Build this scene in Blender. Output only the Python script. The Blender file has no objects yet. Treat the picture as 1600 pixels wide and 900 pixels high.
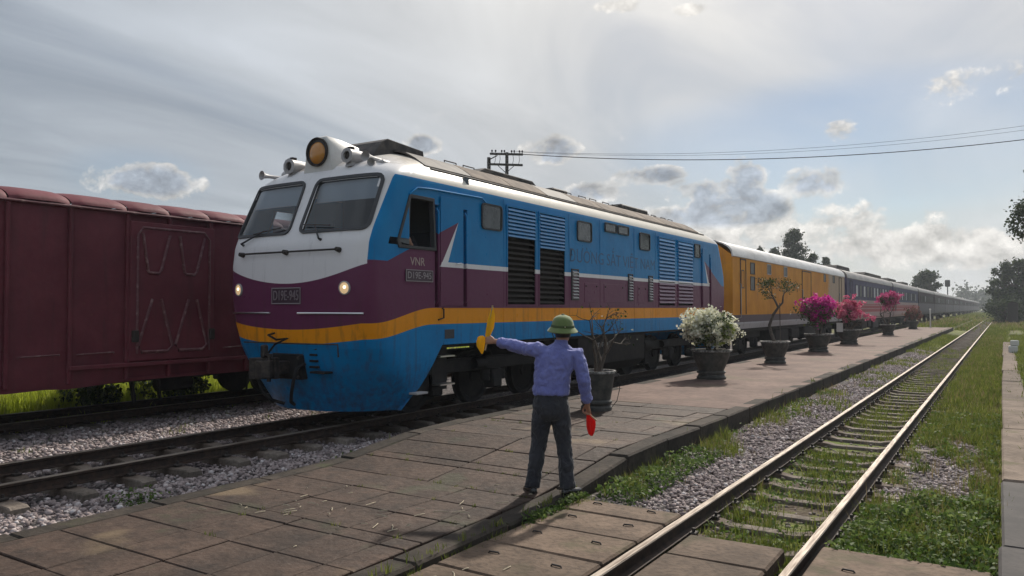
import bpy, bmesh, math, random
import numpy as np
from mathutils import Vector, Matrix

random.seed(7)
RNG = np.random.default_rng(11)
R = math.radians
SC = bpy.context.scene
COL = SC.collection

# ------------------------------------------------------------------ camera
cam_data = bpy.data.cameras.new('camera')
cam_data.lens = 27.0
cam_data.sensor_width = 36.0
cam_data.clip_start = 0.05
cam_data.clip_end = 6000
cam = bpy.data.objects.new('camera', cam_data)
COL.objects.link(cam)
cam.location = (0, 0, 1.81)
cam.rotation_euler = (R(90 + 1.48), 0, R(32.61))
SC.camera = cam

SC.view_settings.view_transform = 'Standard'
SC.view_settings.look = 'None'
SC.view_settings.gamma = 1
SC.view_settings.exposure = 0.50
SC.view_settings.use_curve_mapping = False
SC.render.resolution_x, SC.render.resolution_y = 1024, 576
SC.cycles.use_denoising = True
SC.cycles.max_bounces = 7
SC.cycles.transparent_max_bounces = 12
SC.cycles.volume_bounces = 0
SC.cycles.sample_clamp_indirect = 6

SUN_EL = R(42)
SUN_DIR = Vector((-0.12 * math.cos(SUN_EL), 0.9928 * math.cos(SUN_EL), math.sin(SUN_EL))).normalized()

# ------------------------------------------------------------------ node expressions
class X:
    """a socket with arithmetic"""
    def __init__(s, nt, sock): s.nt, s.s = nt, sock
    def _m(s, op, *a):
        n = s.nt.nodes.new('ShaderNodeMath'); n.operation = op
        for i, v in enumerate((s,) + a):
            if isinstance(v, X): s.nt.links.new(v.s, n.inputs[i])
            else: n.inputs[i].default_value = float(v)
        return X(s.nt, n.outputs[0])
    def __add__(s, o): return s._m('ADD', o)
    __radd__ = __add__
    def __sub__(s, o): return s._m('SUBTRACT', o)
    def __rsub__(s, o): return (s * -1) + o
    def __mul__(s, o): return s._m('MULTIPLY', o)
    __rmul__ = __mul__
    def __truediv__(s, o): return s._m('DIVIDE', o)
    def __pow__(s, o): return s._m('POWER', o)
    def __gt__(s, o): return s._m('GREATER_THAN', o)
    def __lt__(s, o): return s._m('LESS_THAN', o)
    def mn(s, o): return s._m('MINIMUM', o)
    def mx(s, o): return s._m('MAXIMUM', o)
    def abs(s): return s._m('ABSOLUTE')
    def fract(s): return s._m('FRACT')
    def floor(s): return s._m('FLOOR')
    def sin(s): return s._m('SINE')
    def ss(s, a, b):
        n = s.nt.nodes.new('ShaderNodeMapRange'); n.interpolation_type = 'SMOOTHSTEP'
        s.nt.links.new(s.s, n.inputs[0])
        flip = a > b
        n.inputs[1].default_value, n.inputs[2].default_value = (b, a) if flip else (a, b)
        n.inputs[3].default_value, n.inputs[4].default_value = (1, 0) if flip else (0, 1)
        return X(s.nt, n.outputs[0])

class NT:
    def __init__(s, nt):
        s.nt = nt
    def new(s, t): return s.nt.nodes.new(t)
    def link(s, a, b): s.nt.links.new(a.s if isinstance(a, X) else a, b)
    def coord(s, kind='Object', obj=None):
        n = s.new('ShaderNodeTexCoord')
        if obj: n.object = obj
        return X(s.nt, n.outputs[kind])
    def pos(s):
        return X(s.nt, s.new('ShaderNodeNewGeometry').outputs['Position'])
    def sep(s, v):
        n = s.new('ShaderNodeSeparateXYZ'); s.link(v, n.inputs[0])
        return [X(s.nt, n.outputs[i]) for i in range(3)]
    def comb(s, x, y, z):
        n = s.new('ShaderNodeCombineXYZ')
        for i, v in enumerate((x, y, z)):
            if isinstance(v, X): s.link(v, n.inputs[i])
            else: n.inputs[i].default_value = v
        return X(s.nt, n.outputs[0])
    def scale(s, v, k):
        n = s.new('ShaderNodeVectorMath'); n.operation = 'MULTIPLY'
        s.link(v, n.inputs[0]); n.inputs[1].default_value = k if hasattr(k, '__len__') else (k, k, k)
        return X(s.nt, n.outputs[0])
    def vadd(s, a, b):
        n = s.new('ShaderNodeVectorMath'); n.operation = 'ADD'
        s.link(a, n.inputs[0])
        if isinstance(b, X): s.link(b, n.inputs[1])
        else: n.inputs[1].default_value = b
        return X(s.nt, n.outputs[0])
    def dot(s, a, b):
        n = s.new('ShaderNodeVectorMath'); n.operation = 'DOT_PRODUCT'
        s.link(a, n.inputs[0])
        if isinstance(b, X): s.link(b, n.inputs[1])
        else: n.inputs[1].default_value = b
        return X(s.nt, n.outputs['Value'])
    def noise(s, v, scale, detail=3, rough=0.55, dist=0.0, color=False):
        n = s.new('ShaderNodeTexNoise')
        s.link(v, n.inputs['Vector'])
        n.inputs['Scale'].default_value = scale
        n.inputs['Detail'].default_value = detail
        n.inputs['Roughness'].default_value = rough
        n.inputs['Distortion'].default_value = dist
        return X(s.nt, n.outputs[1 if color else 0])
    def voro(s, v, scale, feature='F1', out='Distance', rnd=1.0):
        n = s.new('ShaderNodeTexVoronoi'); n.feature = feature
        s.link(v, n.inputs['Vector']); n.inputs['Scale'].default_value = scale
        n.inputs['Randomness'].default_value = rnd
        return X(s.nt, n.outputs[out])
    def mix(s, f, a, b):
        n = s.new('ShaderNodeMix'); n.data_type = 'RGBA'; n.clamp_factor = True
        if isinstance(f, X): s.link(f, n.inputs[0])
        else: n.inputs[0].default_value = f
        for i, v in ((6, a), (7, b)):
            if isinstance(v, X): s.link(v, n.inputs[i])
            else: n.inputs[i].default_value = (*v, 1)
        return X(s.nt, n.outputs[2])
    def mulc(s, c, f):
        """colour times a scalar"""
        n = s.new('ShaderNodeVectorMath'); n.operation = 'SCALE'
        s.link(c, n.inputs[0])
        if isinstance(f, X): s.link(f, n.inputs['Scale'])
        else: n.inputs['Scale'].default_value = f
        return X(s.nt, n.outputs[0])
    def bump(s, h, strength=0.3, dist=0.02):
        n = s.new('ShaderNodeBump')
        n.inputs['Strength'].default_value = strength; n.inputs['Distance'].default_value = dist
        s.link(h, n.inputs['Height'])
        return X(s.nt, n.outputs[0])
    def objrand(s):
        return X(s.nt, s.new('ShaderNodeObjectInfo').outputs['Random'])
    def attr(s, name, out='Fac'):
        n = s.new('ShaderNodeAttribute'); n.attribute_name = name
        return X(s.nt, n.outputs[out])

def material(name, fn=None, rough=0.7, metal=0.0, color=(0.5, 0.5, 0.5), spec=0.5, **kw):
    """fn(N, bsdf) may return a colour socket; other inputs it sets itself"""
    m = bpy.data.materials.new(name); m.use_nodes = True
    N = NT(m.node_tree); b = m.node_tree.nodes['Principled BSDF']
    b.inputs['Roughness'].default_value = rough
    b.inputs['Metallic'].default_value = metal
    b.inputs['Specular IOR Level'].default_value = spec
    b.inputs['Base Color'].default_value = (*color, 1)
    for k, v in kw.items(): b.inputs[k.replace('_', ' ')].default_value = v
    if fn:
        c = fn(N, b)
        if c is not None: N.link(c, b.inputs['Base Color'])
    return m

# ------------------------------------------------------------------ world: thin veil of cloud, blue gaps, some cumulus
world = bpy.data.worlds.new('World'); SC.world = world; world.use_nodes = True
W = NT(world.node_tree)
bgn = world.node_tree.nodes['Background']
sky = W.new('ShaderNodeTexSky'); sky.sky_type = 'NISHITA'; sky.sun_disc = False
sky.sun_elevation = SUN_EL
sky.sun_rotation = math.atan2(SUN_DIR.x, SUN_DIR.y)
sky.altitude = 10; sky.air_density = 1.0; sky.dust_density = 0.5; sky.ozone_density = 1.2
d = W.coord('Generated')
dx, dy, dz = W.sep(d)
blue = W.mulc(X(world.node_tree, sky.outputs[0]), 0.052)
sd = W.dot(d, tuple(SUN_DIR)).mx(0)
up = dz.mx(0.0) + 0.10
plane = W.comb(dx / up, dy / up, 0.0)
# high veil: broad soft sheets drawn out along the wind, thinner here and there
def spot(u, v, su, sv):
    """soft round patch of sky, given by the bearing and height it has in the photograph (1600 x 900)"""
    f_ = cam.rotation_euler.to_matrix()
    c = (f_ @ Vector(((u - 800) / 1200, (450 - v) / 1200, -1))).normalized()
    rt = Vector((c.y, -c.x, 0)).normalized(); u3 = rt.cross(c)
    a = W.dot(d, tuple(rt * (1200 / su))); b_ = W.dot(d, tuple(u3 * (1200 / sv)))
    return (1 - a * a - b_ * b_).mx(0.0) * (W.dot(d, tuple(c)) > 0.5)
wind = W.scale(plane, (0.55, 0.22, 1))
v1 = W.noise(wind, 0.9, 4, 0.5, 0.5)
v2 = W.noise(W.vadd(wind, (7.3, 2.1, 0)), 2.6, 6, 0.55, 0.8)
veil = (v1 * 0.75 + v2 * 0.25).ss(0.34, 0.60)
gap = (spot(1380, 215, 420, 110) + spot(1330, 330, 330, 60) * 0.5 + spot(215, 275, 120, 50) * 0.7).mn(1.0)
veil = (veil * 0.46 + 0.46) - gap.ss(0.0, 0.8) * 0.46
glow = sd ** 5 * 0.35 + sd ** 30 * 0.45
low = dz.ss(0.28, 0.0)
lumi = (v2 - 0.5) * 0.36 + (v1 - 0.5) * 0.12 + glow + low * 0.04 + 0.285
lumi = lumi * (dz.mx(0.0) * dz * 0.95 + 1.0)      # a veiled sky brightens towards the zenith
vcol = W.mulc(W.mix(sd ** 4, (0.90, 1.0, 1.13), (1.10, 1.0, 0.85)), lumi)
base = W.mix(veil, blue, vcol)
# small cumulus, backlit: grey hearts with pale rims
az = W.comb(dx, dy, dz * 1.25)
c1 = W.noise(az, 19.0, 8, 0.62, 0.2)
c2 = W.noise(W.vadd(az, (3.3, 1.7, 0.6)), 4.2, 4, 0.5)
M = spot(862, 236, 56, 28)
for (u_, v_, a_, b_) in ((1015, 276, 70, 20), (1095, 300, 62, 24), (1165, 278, 38, 34), (1178, 322, 62, 28), (1280, 284, 60, 30), (930, 300, 60, 20), (1120, 335, 110, 24), (225, 282, 88, 30), (660, 226, 36, 18)):
    M = M + spot(u_, v_, a_, b_)
H = spot(1180, 362, 330, 52) * 0.75 + spot(1470, 388, 170, 34) + spot(1545, 130, 85, 30) * 0.6 + spot(960, 10, 48, 14) + spot(1080, 14, 36, 12) + spot(1320, 205, 40, 18) * 0.5
G = ((c2 - 0.60) * 4.5).mx(0.0).mn(0.8) * dz.ss(0.015, 0.06) * dz.ss(0.30, 0.12)
cum = (M + H + G).mn(1.0) * 0.85 + (c1 - 0.5) * 2.8
mask = cum.ss(0.16, 0.58) * (M + H + G).ss(0.0, 0.15)
core = cum.ss(0.30, 0.78) * (M * 1.4 + G * 0.5).mn(1.0)
c3 = W.noise(W.vadd(az, (0, 0, 0.016)), 19.0, 5, 0.62, 0.2)
ccol = W.mulc(W.mix(core, (1.04, 1.0, 0.94), (0.52, 0.58, 0.67)), (glow * 0.4 + (c1 - c3) * 1.4 + 0.46))
skyc = W.mix(mask * 0.85, base, ccol)
W.link(skyc, bgn.inputs[0]); bgn.inputs[1].default_value = 1.0

sun_data = bpy.data.lights.new('sun', 'SUN')
sun_data.energy = 3.3; sun_data.angle = R(2.0); sun_data.color = (1.0, 0.925, 0.82)
sun = bpy.data.objects.new('sun', sun_data); COL.objects.link(sun)
sun.rotation_euler = (-SUN_DIR).to_track_quat('-Z', 'Y').to_euler()
sun.location = (0, 30, 60)

# ------------------------------------------------------------------ mesh helpers
class MB:
    def __init__(s): s.v, s.f, s.m = [], [], []
    def add(s, vs, fs, mi=0):
        o = len(s.v); s.v.extend([tuple(p) for p in vs])
        s.f.extend([tuple(i + o for i in f) for f in fs]); s.m.extend([mi] * len(fs)); return s
    def box(s, x0, x1, y0, y1, z0, z1, mi=0):
        v = [(x, y, z) for z in (z0, z1) for y in (y0, y1) for x in (x0, x1)]
        return s.add(v, [(0, 2, 3, 1), (4, 5, 7, 6), (0, 1, 5, 4), (2, 6, 7, 3), (0, 4, 6, 2), (1, 3, 7, 5)], mi)
    def cbox(s, x0, x1, y0, y1, z0, z1, c=0.01, mi=0):
        """box with chamfered edges"""
        P = [(x0, x1), (y0, y1), (z0, z1)]
        v, idx = [], {}
        for sx in (0, 1):
            for sy in (0, 1):
                for sz in (0, 1):
                    b = [P[0][sx], P[1][sy], P[2][sz]]; si = [1 - 2 * sx, 1 - 2 * sy, 1 - 2 * sz]
                    for ax in range(3):
                        p = [b[k] + (0 if k == ax else si[k] * c) for k in range(3)]
                        idx[(sx, sy, sz, ax)] = len(v); v.append(p)
        f = []
        for ax in range(3):
            a, b2 = [(1, 2), (2, 0), (0, 1)][ax]
            for sgn in (0, 1):
                q = []
                for (i, j) in ((0, 0), (1, 0), (1, 1), (0, 1)):
                    k = [0, 0, 0]; k[ax] = sgn; k[a] = i; k[b2] = j
                    q.append(idx[(*k, ax)])
                f.append(tuple(q) if sgn else tuple(reversed(q)))
        for ax in range(3):           # edges along ax
            a, b2 = [(1, 2), (2, 0), (0, 1)][ax]
            for (i, j) in ((0, 0), (1, 0), (1, 1), (0, 1)):
                k0 = [0, 0, 0]; k0[a] = i; k0[b2] = j; k1 = list(k0); k1[ax] = 1
                q = (idx[(*k0, a)], idx[(*k0, b2)], idx[(*k1, b2)], idx[(*k1, a)])
                f.append(q if (i ^ j) else tuple(reversed(q)))
        for sx in (0, 1):
            for sy in (0, 1):
                for sz in (0, 1):
                    t = tuple(idx[(sx, sy, sz, ax)] for ax in range(3))
                    f.append(t if (sx + sy + sz) % 2 else tuple(reversed(t)))
        return s.add(v, f, mi)
    def ring(s, pts_list, closed=True, caps=True, mi=0):
        """loft through a list of equal-length point rings"""
        n = len(pts_list[0]); v = [p for r in pts_list for p in r]; f = []
        for i in range(len(pts_list) - 1):
            for j in range(n if closed else n - 1):
                k = (j + 1) % n
                f.append((i * n + j, i * n + k, (i + 1) * n + k, (i + 1) * n + j))
        if caps and closed:
            f.append(tuple(reversed(range(n)))); f.append(tuple((len(pts_list) - 1) * n + j for j in range(n)))
        return s.add(v, f, mi)
    def tube(s, pts, rad, n=8, mi=0, caps=True, flat=1.0):
        pts = [Vector(p) for p in pts]
        if not hasattr(rad, '__len__'): rad = [rad] * len(pts)
        rings = []; prev = None
        for i, p in enumerate(pts):
            t = (pts[min(i + 1, len(pts) - 1)] - pts[max(i - 1, 0)]).normalized()
            if prev is None:
                a = Vector((0, 0, 1)) if abs(t.z) < 0.9 else Vector((1, 0, 0))
                u = t.cross(a).normalized()
            else:
                u = (prev - t * prev.dot(t)).normalized()
            prev = u; w = t.cross(u)
            rings.append([p + (u * math.cos(2 * math.pi * k / n) + w * math.sin(2 * math.pi * k / n) * flat) * rad[i] for k in range(n)])
        return s.ring(rings, True, caps, mi)
    def lathe(s, prof, n=24, c=(0, 0, 0), axis='Z', mi=0, caps=False):
        rings = []
        for r, h in prof:
            rg = []
            for k in range(n):
                a = 2 * math.pi * k / n; x, y = r * math.cos(a), r * math.sin(a)
                p = {'Z': (x, y, h), 'Y': (y, h, x), 'X': (h, x, y)}[axis]
                rg.append((p[0] + c[0], p[1] + c[1], p[2] + c[2]))
            rings.append(rg)
        return s.ring(rings, True, caps, mi)
    def prism(s, poly, axis, a, b, mi=0):
        """poly: 2D points; axis X: (y,z) Y: (x,z) Z: (x,y)"""
        def P(p, t): return {'X': (t, p[0], p[1]), 'Y': (p[0], t, p[1]), 'Z': (p[0], p[1], t)}[axis]
        n = len(poly)
        v = [P(p, a) for p in poly] + [P(p, b) for p in poly]
        f = [tuple(reversed(range(n))), tuple(range(n, 2 * n))] + [(i, (i + 1) % n, n + (i + 1) % n, n + i) for i in range(n)]
        return s.add(v, f, mi)

def link(o, parent=None):
    COL.objects.link(o)
    if parent is not None: o.parent = parent
    return o

def mesh_from(name, mb, mats, smooth=None, fixn=True):
    me = bpy.data.meshes.new(name)
    me.from_pydata([tuple(p) for p in mb.v], [], mb.f)
    if not isinstance(mats, (list, tuple)): mats = [mats]
    for m in mats: me.materials.append(m)
    if len(mats) > 1: me.polygons.foreach_set('material_index', mb.m)
    if fixn:
        bm = bmesh.new(); bm.from_mesh(me); bmesh.ops.recalc_face_normals(bm, faces=bm.faces); bm.to_mesh(me); bm.free()
    if smooth is not None:
        me.shade_smooth()
        if smooth < 180: me.set_sharp_from_angle(angle=R(smooth))
    me.update()
    return me

def obj(name, mb, mats, parent=None, loc=(0, 0, 0), rot=(0, 0, 0), smooth=None, bevel=0, kind=None, label=None, cat=None, group=None, fixn=True):
    me = mb if isinstance(mb, bpy.types.Mesh) else mesh_from(name, mb, mats, smooth, fixn)
    o = bpy.data.objects.new(name, me); link(o, parent)
    o.location = loc; o.rotation_euler = rot
    if bevel:
        b = o.modifiers.new('bevel', 'BEVEL'); b.width = bevel; b.segments = 2; b.limit_method = 'ANGLE'; b.angle_limit = R(35)
    return tag(o, label, cat, group, kind)

def tag(o, label=None, cat=None, group=None, kind=None):
    if label: o['label'] = label
    if cat: o['category'] = cat
    if group: o['group'] = group
    if kind: o['kind'] = kind
    return o

def thing(name, loc, label, cat, group=None, rz=0.0):
    o = bpy.data.objects.new(name, None); link(o)
    o.location = loc; o.rotation_euler = (0, 0, rz); o.empty_display_size = 0.2
    return tag(o, label, cat, group)

def copy_tree(o, parent=None):
    c = o.copy(); link(c, parent)
    for ch in list(o.children): copy_tree(ch, c)
    return c

def np_mesh(name, V, F, mats, midx=None, attr=None, smooth=False):
    """fast mesh from numpy arrays; F is (n,3) or (n,4)"""
    me = bpy.data.meshes.new(name)
    V = np.asarray(V, np.float32); F = np.asarray(F, np.int32)
    k = F.shape[1]
    me.vertices.add(len(V)); me.vertices.foreach_set('co', V.ravel())
    me.loops.add(F.size); me.loops.foreach_set('vertex_index', F.ravel())
    me.polygons.add(len(F))
    me.polygons.foreach_set('loop_start', np.arange(0, F.size, k, dtype=np.int32))
    if not isinstance(mats, (list, tuple)): mats = [mats]
    for m in mats: me.materials.append(m)
    if midx is not None: me.polygons.foreach_set('material_index', np.asarray(midx, np.int32))
    if attr is not None:
        for an, av in attr.items():
            at = me.attributes.new(an, 'FLOAT', 'POINT'); at.data.foreach_set('value', np.asarray(av, np.float32))
    me.update(calc_edges=True)
    if smooth: me.shade_smooth()
    return me

def text_mesh(name, body, size, extrude, mat, parent, matrix, align='CENTER', width=None):
    c = bpy.data.curves.new(name, 'FONT'); c.body = body; c.size = size; c.extrude = extrude
    c.align_x = align; c.align_y = 'CENTER'; c.resolution_u = 3
    t = bpy.data.objects.new(name + '_tmp', c); COL.objects.link(t)
    dg = bpy.context.evaluated_depsgraph_get()
    me = bpy.data.meshes.new_from_object(t.evaluated_get(dg))
    bpy.data.objects.remove(t); bpy.data.curves.remove(c)
    if width and len(me.vertices):
        xs = [v.co.x for v in me.vertices]; k = width / (max(xs) - min(xs))
        for v in me.vertices: v.co.x *= k
    me.materials.clear(); me.materials.append(mat); me.name = name
    o = bpy.data.objects.new(name, me); link(o, parent); o.matrix_local = matrix
    return o

def railway_name(name, size, mat, parent, width, matrix):
    """the company name; the horn on the O is set as a stroke of its own"""
    def span(body):
        c = bpy.data.curves.new('t', 'FONT'); c.body = body; t = bpy.data.objects.new('t', c); COL.objects.link(t)
        me = bpy.data.meshes.new_from_object(t.evaluated_get(bpy.context.evaluated_depsgraph_get())); xs = [v.co.x for v in me.vertices]
        bpy.data.objects.remove(t); bpy.data.curves.remove(c); bpy.data.meshes.remove(me); return max(xs) - min(xs)
    o = text_mesh(name, 'ĐƯÒNG SẮT VIỆT NAM', size, 0.0005, mat, parent, matrix, width=width)
    o['kind'] = 'stuff'
    f = span('ĐƯÒ') / span('ĐƯÒNG SẮT VIỆT NAM'); x = -width / 2 + width * f; h = size * 0.36
    hn = MB().prism([(x - size * 0.10, h - size * 0.04), (x + size * 0.01, h), (x + size * 0.05, h + size * 0.10), (x + size * 0.0, h + size * 0.10), (x - size * 0.03, h + size * 0.04)], 'Z', -0.0005, 0.0006)
    obj('letter_horn', hn, mat, o)
    return o

def leaf_cards(C, size, rng, aspect=1.6, up=0.0, jitter=0.4, bend=0.25):
    """leaf-shaped quads (2 tris folded) at centres C; returns V,F"""
    n = len(C)
    a = rng.normal(size=(n, 3)); a[:, 2] += up; a /= np.linalg.norm(a, axis=1)[:, None]
    b = rng.normal(size=(n, 3)); b -= a * (a * b).sum(1)[:, None]; b /= np.linalg.norm(b, axis=1)[:, None]
    c = np.cross(a, b)
    s = size * (1 + jitter * rng.uniform(-1, 1, n))[:, None]
    L, Wd = s * aspect * 0.5, s * 0.5
    V = np.stack([C - b * L, C + c * Wd + a * s * bend * 0.5, C + b * L, C - c * Wd + a * s * bend * 0.5], 1).reshape(-1, 3)
    i = np.arange(n)[:, None] * 4
    F = np.concatenate([i + 0, i + 1, i + 2, i + 3], 1)
    return V, F
# ------------------------------------------------------------------ ground, tracks, platforms
PL_R, PL_L = -3.48, -6.66          # platform edges
def zp(y):                          # platform top: level, then a ramp down to the crossing
    t = min(max((y - 6.3) / 1.75, 0), 1)
    return 0.03 + 0.17 * t

def weathered(N, col_a, col_b, sc=3.0, seed=0.0, dirt=0.5, moss=None):
    p = N.vadd(N.pos(), (seed, seed * 1.3, 0))
    n1 = N.noise(p, sc, 6, 0.6); n2 = N.noise(p, sc * 9, 4, 0.6)
    c = N.mix(n1.ss(0.3, 0.7), col_a, col_b)
    c = N.mix((n2.ss(0.42, 0.72)) * dirt, c, tuple(k * 0.45 for k in col_a))
    if moss:
        c = N.mix(N.noise(p, sc * 0.7, 5, 0.6).ss(0.56, 0.68) * 0.7, c, moss)
    return c, n1, n2

def m_ground(N, b):
    p = N.pos(); x, y, z = N.sep(p)
    n1 = N.noise(p, 0.8, 6, 0.6); n2 = N.noise(p, 7, 5, 0.65); n3 = N.noise(p, 0.09, 4, 0.5)
    v = N.voro(p, 19.0, 'F1'); vc = N.voro(p, 19.0, 'F1', 'Color')
    vx, vy, vz = N.sep(vc)
    stone = N.mix(vx, (0.11, 0.095, 0.095), (0.30, 0.27, 0.265))
    stone = N.mulc(stone, v.ss(0.62, 0.1) * 0.75 + 0.25)
    soil = N.mix(n2, (0.055, 0.04, 0.028), (0.11, 0.085, 0.06))
    grass = N.mix(n2.ss(0.3, 0.7), (0.06, 0.09, 0.016), (0.14, 0.17, 0.035))
    grass = N.mix(n3.ss(0.35, 0.65) * 0.6, grass, (0.20, 0.20, 0.06))
    gr = (n1 + (n2 - 0.5) * 0.4).ss(0.40, 0.56)
    main = (x > -14.2) * (x < -6.4) * (y < 60)
    sid = (x > -3.5) * (x < -2.3) * (y < 42) * (n1 + (x + 2.95).abs() * -0.25).ss(0.32, 0.42)
    patch = ((x + 0.62).abs().ss(0.55, 0.25) * (y - 10.4).abs().ss(2.0, 0.8) + n1 * 0.3).ss(0.55, 0.7)
    c = N.mix(gr, soil, grass)
    c = N.mix((main + sid + patch).mn(1.0), c, stone)
    bm = N.bump(v * -1 + n2 * 0.5, 0.7, 0.03)
    N.link(bm, b.inputs['Normal'])
    return c
M_GROUND = material('ground', m_ground, rough=0.95, spec=0.2)

def m_slab(N, b):
    c, n1, n2 = weathered(N, (0.034, 0.021, 0.015), (0.074, 0.046, 0.033), 1.6, 1.0, 0.55, (0.045, 0.045, 0.025))  # dark base colour stands in for tree shade over the near slabs
    p = N.pos()
    r = N.objrand()
    c = N.mulc(c, r * 0.45 + 0.75)
    sp = N.voro(p, 75, 'F1').ss(0.24, 0.10) * N.noise(p, 4, 4, 0.65).ss(0.42, 0.66)
    c = N.mix(sp * 0.7, c, (0.22, 0.18, 0.155))
    c = N.mix(N.noise(N.vadd(p, (9, 2, 0)), 2.6, 6, 0.7).ss(0.50, 0.70) * 0.6, c, (0.018, 0.014, 0.012))
    c = N.mix(N.noise(N.vadd(p, (1, 7, 0)), 26, 4, 0.7).ss(0.56, 0.74) * 0.45, c, (0.13, 0.10, 0.082))
    pl = N.noise(N.vadd(p, (4.2, 0, 0)), 0.75, 3, 0.5).ss(0.60, 0.68)  # sun dapples painted into the slab colour as lighter patches
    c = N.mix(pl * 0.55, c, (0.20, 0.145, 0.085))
    N.link(N.bump(n2 + n1, 0.8, 0.016), b.inputs['Normal'])
    N.link(n2 * 0.3 + 0.62, b.inputs['Roughness'])
    return c
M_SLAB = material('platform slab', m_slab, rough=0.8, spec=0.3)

def m_plat(N, b):
    c, n1, n2 = weathered(N, (0.115, 0.072, 0.058), (0.19, 0.125, 0.100), 0.9, 3.0, 0.5, (0.10, 0.085, 0.05))
    x, y, z = N.sep(N.pos())
    j = ((y * 1.82).fract() - 0.5).abs().ss(0.475, 0.495).mx(((x * 1.9 + (y * 1.82).floor() * 0.37).fract() - 0.5).abs().ss(0.48, 0.497))
    c = N.mix(j * 0.35, c, (0.05, 0.035, 0.028))
    N.link(N.bump(n2 + n1 - j * 0.4, 0.5, 0.012), b.inputs['Normal'])
    return c
M_PLAT = material('platform surface', m_plat, rough=0.85, spec=0.3)

def m_kerb(N, b):
    c, n1, n2 = weathered(N, (0.024, 0.020, 0.016), (0.062, 0.049, 0.039), 2.2, 5.0, 0.6, (0.05, 0.055, 0.025))  # base kept dark: shade of the outer face is in this colour
    N.link(N.bump(n2 + n1, 0.6, 0.015), b.inputs['Normal'])
    return N.mulc(c, N.objrand() * 0.35 + 0.8)
M_KERB = material('kerb concrete', m_kerb, rough=0.9, spec=0.25)

def m_cross(N, b):
    c, n1, n2 = weathered(N, (0.085, 0.057, 0.039), (0.175, 0.122, 0.086), 2.4, 8.0, 0.55, (0.07, 0.06, 0.03))
    N.link(N.bump(n2 + n1 * 1.5, 0.7, 0.015), b.inputs['Normal'])
    return N.mulc(c, N.objrand() * 0.4 + 0.72)
M_CROSS = material('crossing slab concrete', m_cross, rough=0.85, spec=0.3)

def m_sleeper(N, b):
    c, n1, n2 = weathered(N, (0.12, 0.098, 0.080), (0.25, 0.21, 0.175), 4.0, 2.0, 0.55)
    x, y, z = N.sep(N.pos())
    rust = (((x + 8.6).abs() - 0.53).abs().mn((x + 1.815).abs()._m('SUBTRACT', 0.535).abs())).ss(0.30, 0.08)
    c = N.mix(rust * 0.55, c, (0.075, 0.045, 0.03))
    N.link(N.bump(n2, 0.6, 0.01), b.inputs['Normal'])
    return N.mulc(c, N.objrand() * 0.4 + 0.75)
M_SLEEPER = material('sleeper concrete', m_sleeper, rough=0.9, spec=0.25)
M_RAIL = material('rusty rail steel', lambda N, b: N.mix(N.noise(N.pos(), 14, 5, 0.65).ss(0.35, 0.7), (0.020, 0.013, 0.010), (0.055, 0.032, 0.022)), rough=0.75, spec=0.3)
def m_railtop(N, b):
    n = N.noise(N.scale(N.pos(), (14, 0.8, 14)), 3, 4, 0.6)
    N.link(n * 0.25 + 0.52, b.inputs['Roughness'])
    return N.mix(n.ss(0.3, 0.75), (0.28, 0.245, 0.21), (0.12, 0.09, 0.07))
M_RAILTOP = material('polished rail head', m_railtop, metal=0.75)
M_STEELDARK = material('dark iron', lambda N, b: N.mix(N.noise(N.coord('Object'), 9, 4), (0.018, 0.015, 0.014), (0.05, 0.04, 0.034)), rough=0.7, metal=0.2)

def m_stone(N, b):
    a = N.attr('shade')
    c = N.mix(a.ss(0, 0.55), (0.12, 0.096, 0.093), (0.34, 0.28, 0.27))
    c = N.mix(a.ss(0.55, 1.0), c, (0.60, 0.56, 0.55))
    n = N.noise(N.pos(), 70, 3)
    return N.mulc(c, n * 0.7 + 0.65)
M_STONE = material('ballast stone', m_stone, rough=0.9, spec=0.3)

# --- ground sheet: one cross profile along the line, finer near the camera
gx = [-3000, -800, -250, -90, -45, -28, -20, -16, -14.2, -13.2, -12, -11, -10, -9.6, -7.62, -7.3, -6.66, -6.5, -5, -3.6, -3.44, -3.2, -2.9, -2.6, -2.2, -1.8, -1.4, -1.0, -0.6, -0.3, -0.06, 0.34, 0.6, 2, 5, 12, 40, 150, 800, 3000]
gz = [0.4, 0.2, 0.1, 0.0, -0.02, -0.05, -0.05, -0.06, -0.08, -0.06, -0.06, -0.06, -0.06, -0.105, -0.105, -0.065, -0.06, -0.25, -0.25, -0.10, -0.045, -0.06, -0.09, -0.125, -0.205, -0.21, -0.205, -0.17, -0.14, -0.11, -0.12, -0.02, 0.0, 0.02, 0.05, 0.1, 0.1, 0.1, 0.2, 0.4]
gy = [-900, -150, -40, -12] + [k * 1.0 for k in range(-6, 44)] + [47, 52, 60, 72, 90, 120, 170, 260, 400, 700, 1300, 3000]
def gz_at(x): return float(np.interp(x, gx, gz))
mb = MB()
for y in gy:
    for x, z in zip(gx, gz):
        n = (math.sin(x * 3.1 + y * 1.7) + math.sin(x * 1.3 - y * 2.9 + 1.0)) * 0.008 if -15 < x < 3 else 0
        mb.v.append((x, y, z + n))
nx = len(gx)
for j in range(len(gy) - 1):
    for i in range(nx - 1):
        a = j * nx + i; mb.f.append((a, a + 1, a + nx + 1, a + nx)); mb.m.append(0)
obj('ground', mb, M_GROUND, kind='structure', smooth=180, fixn=False)

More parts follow.
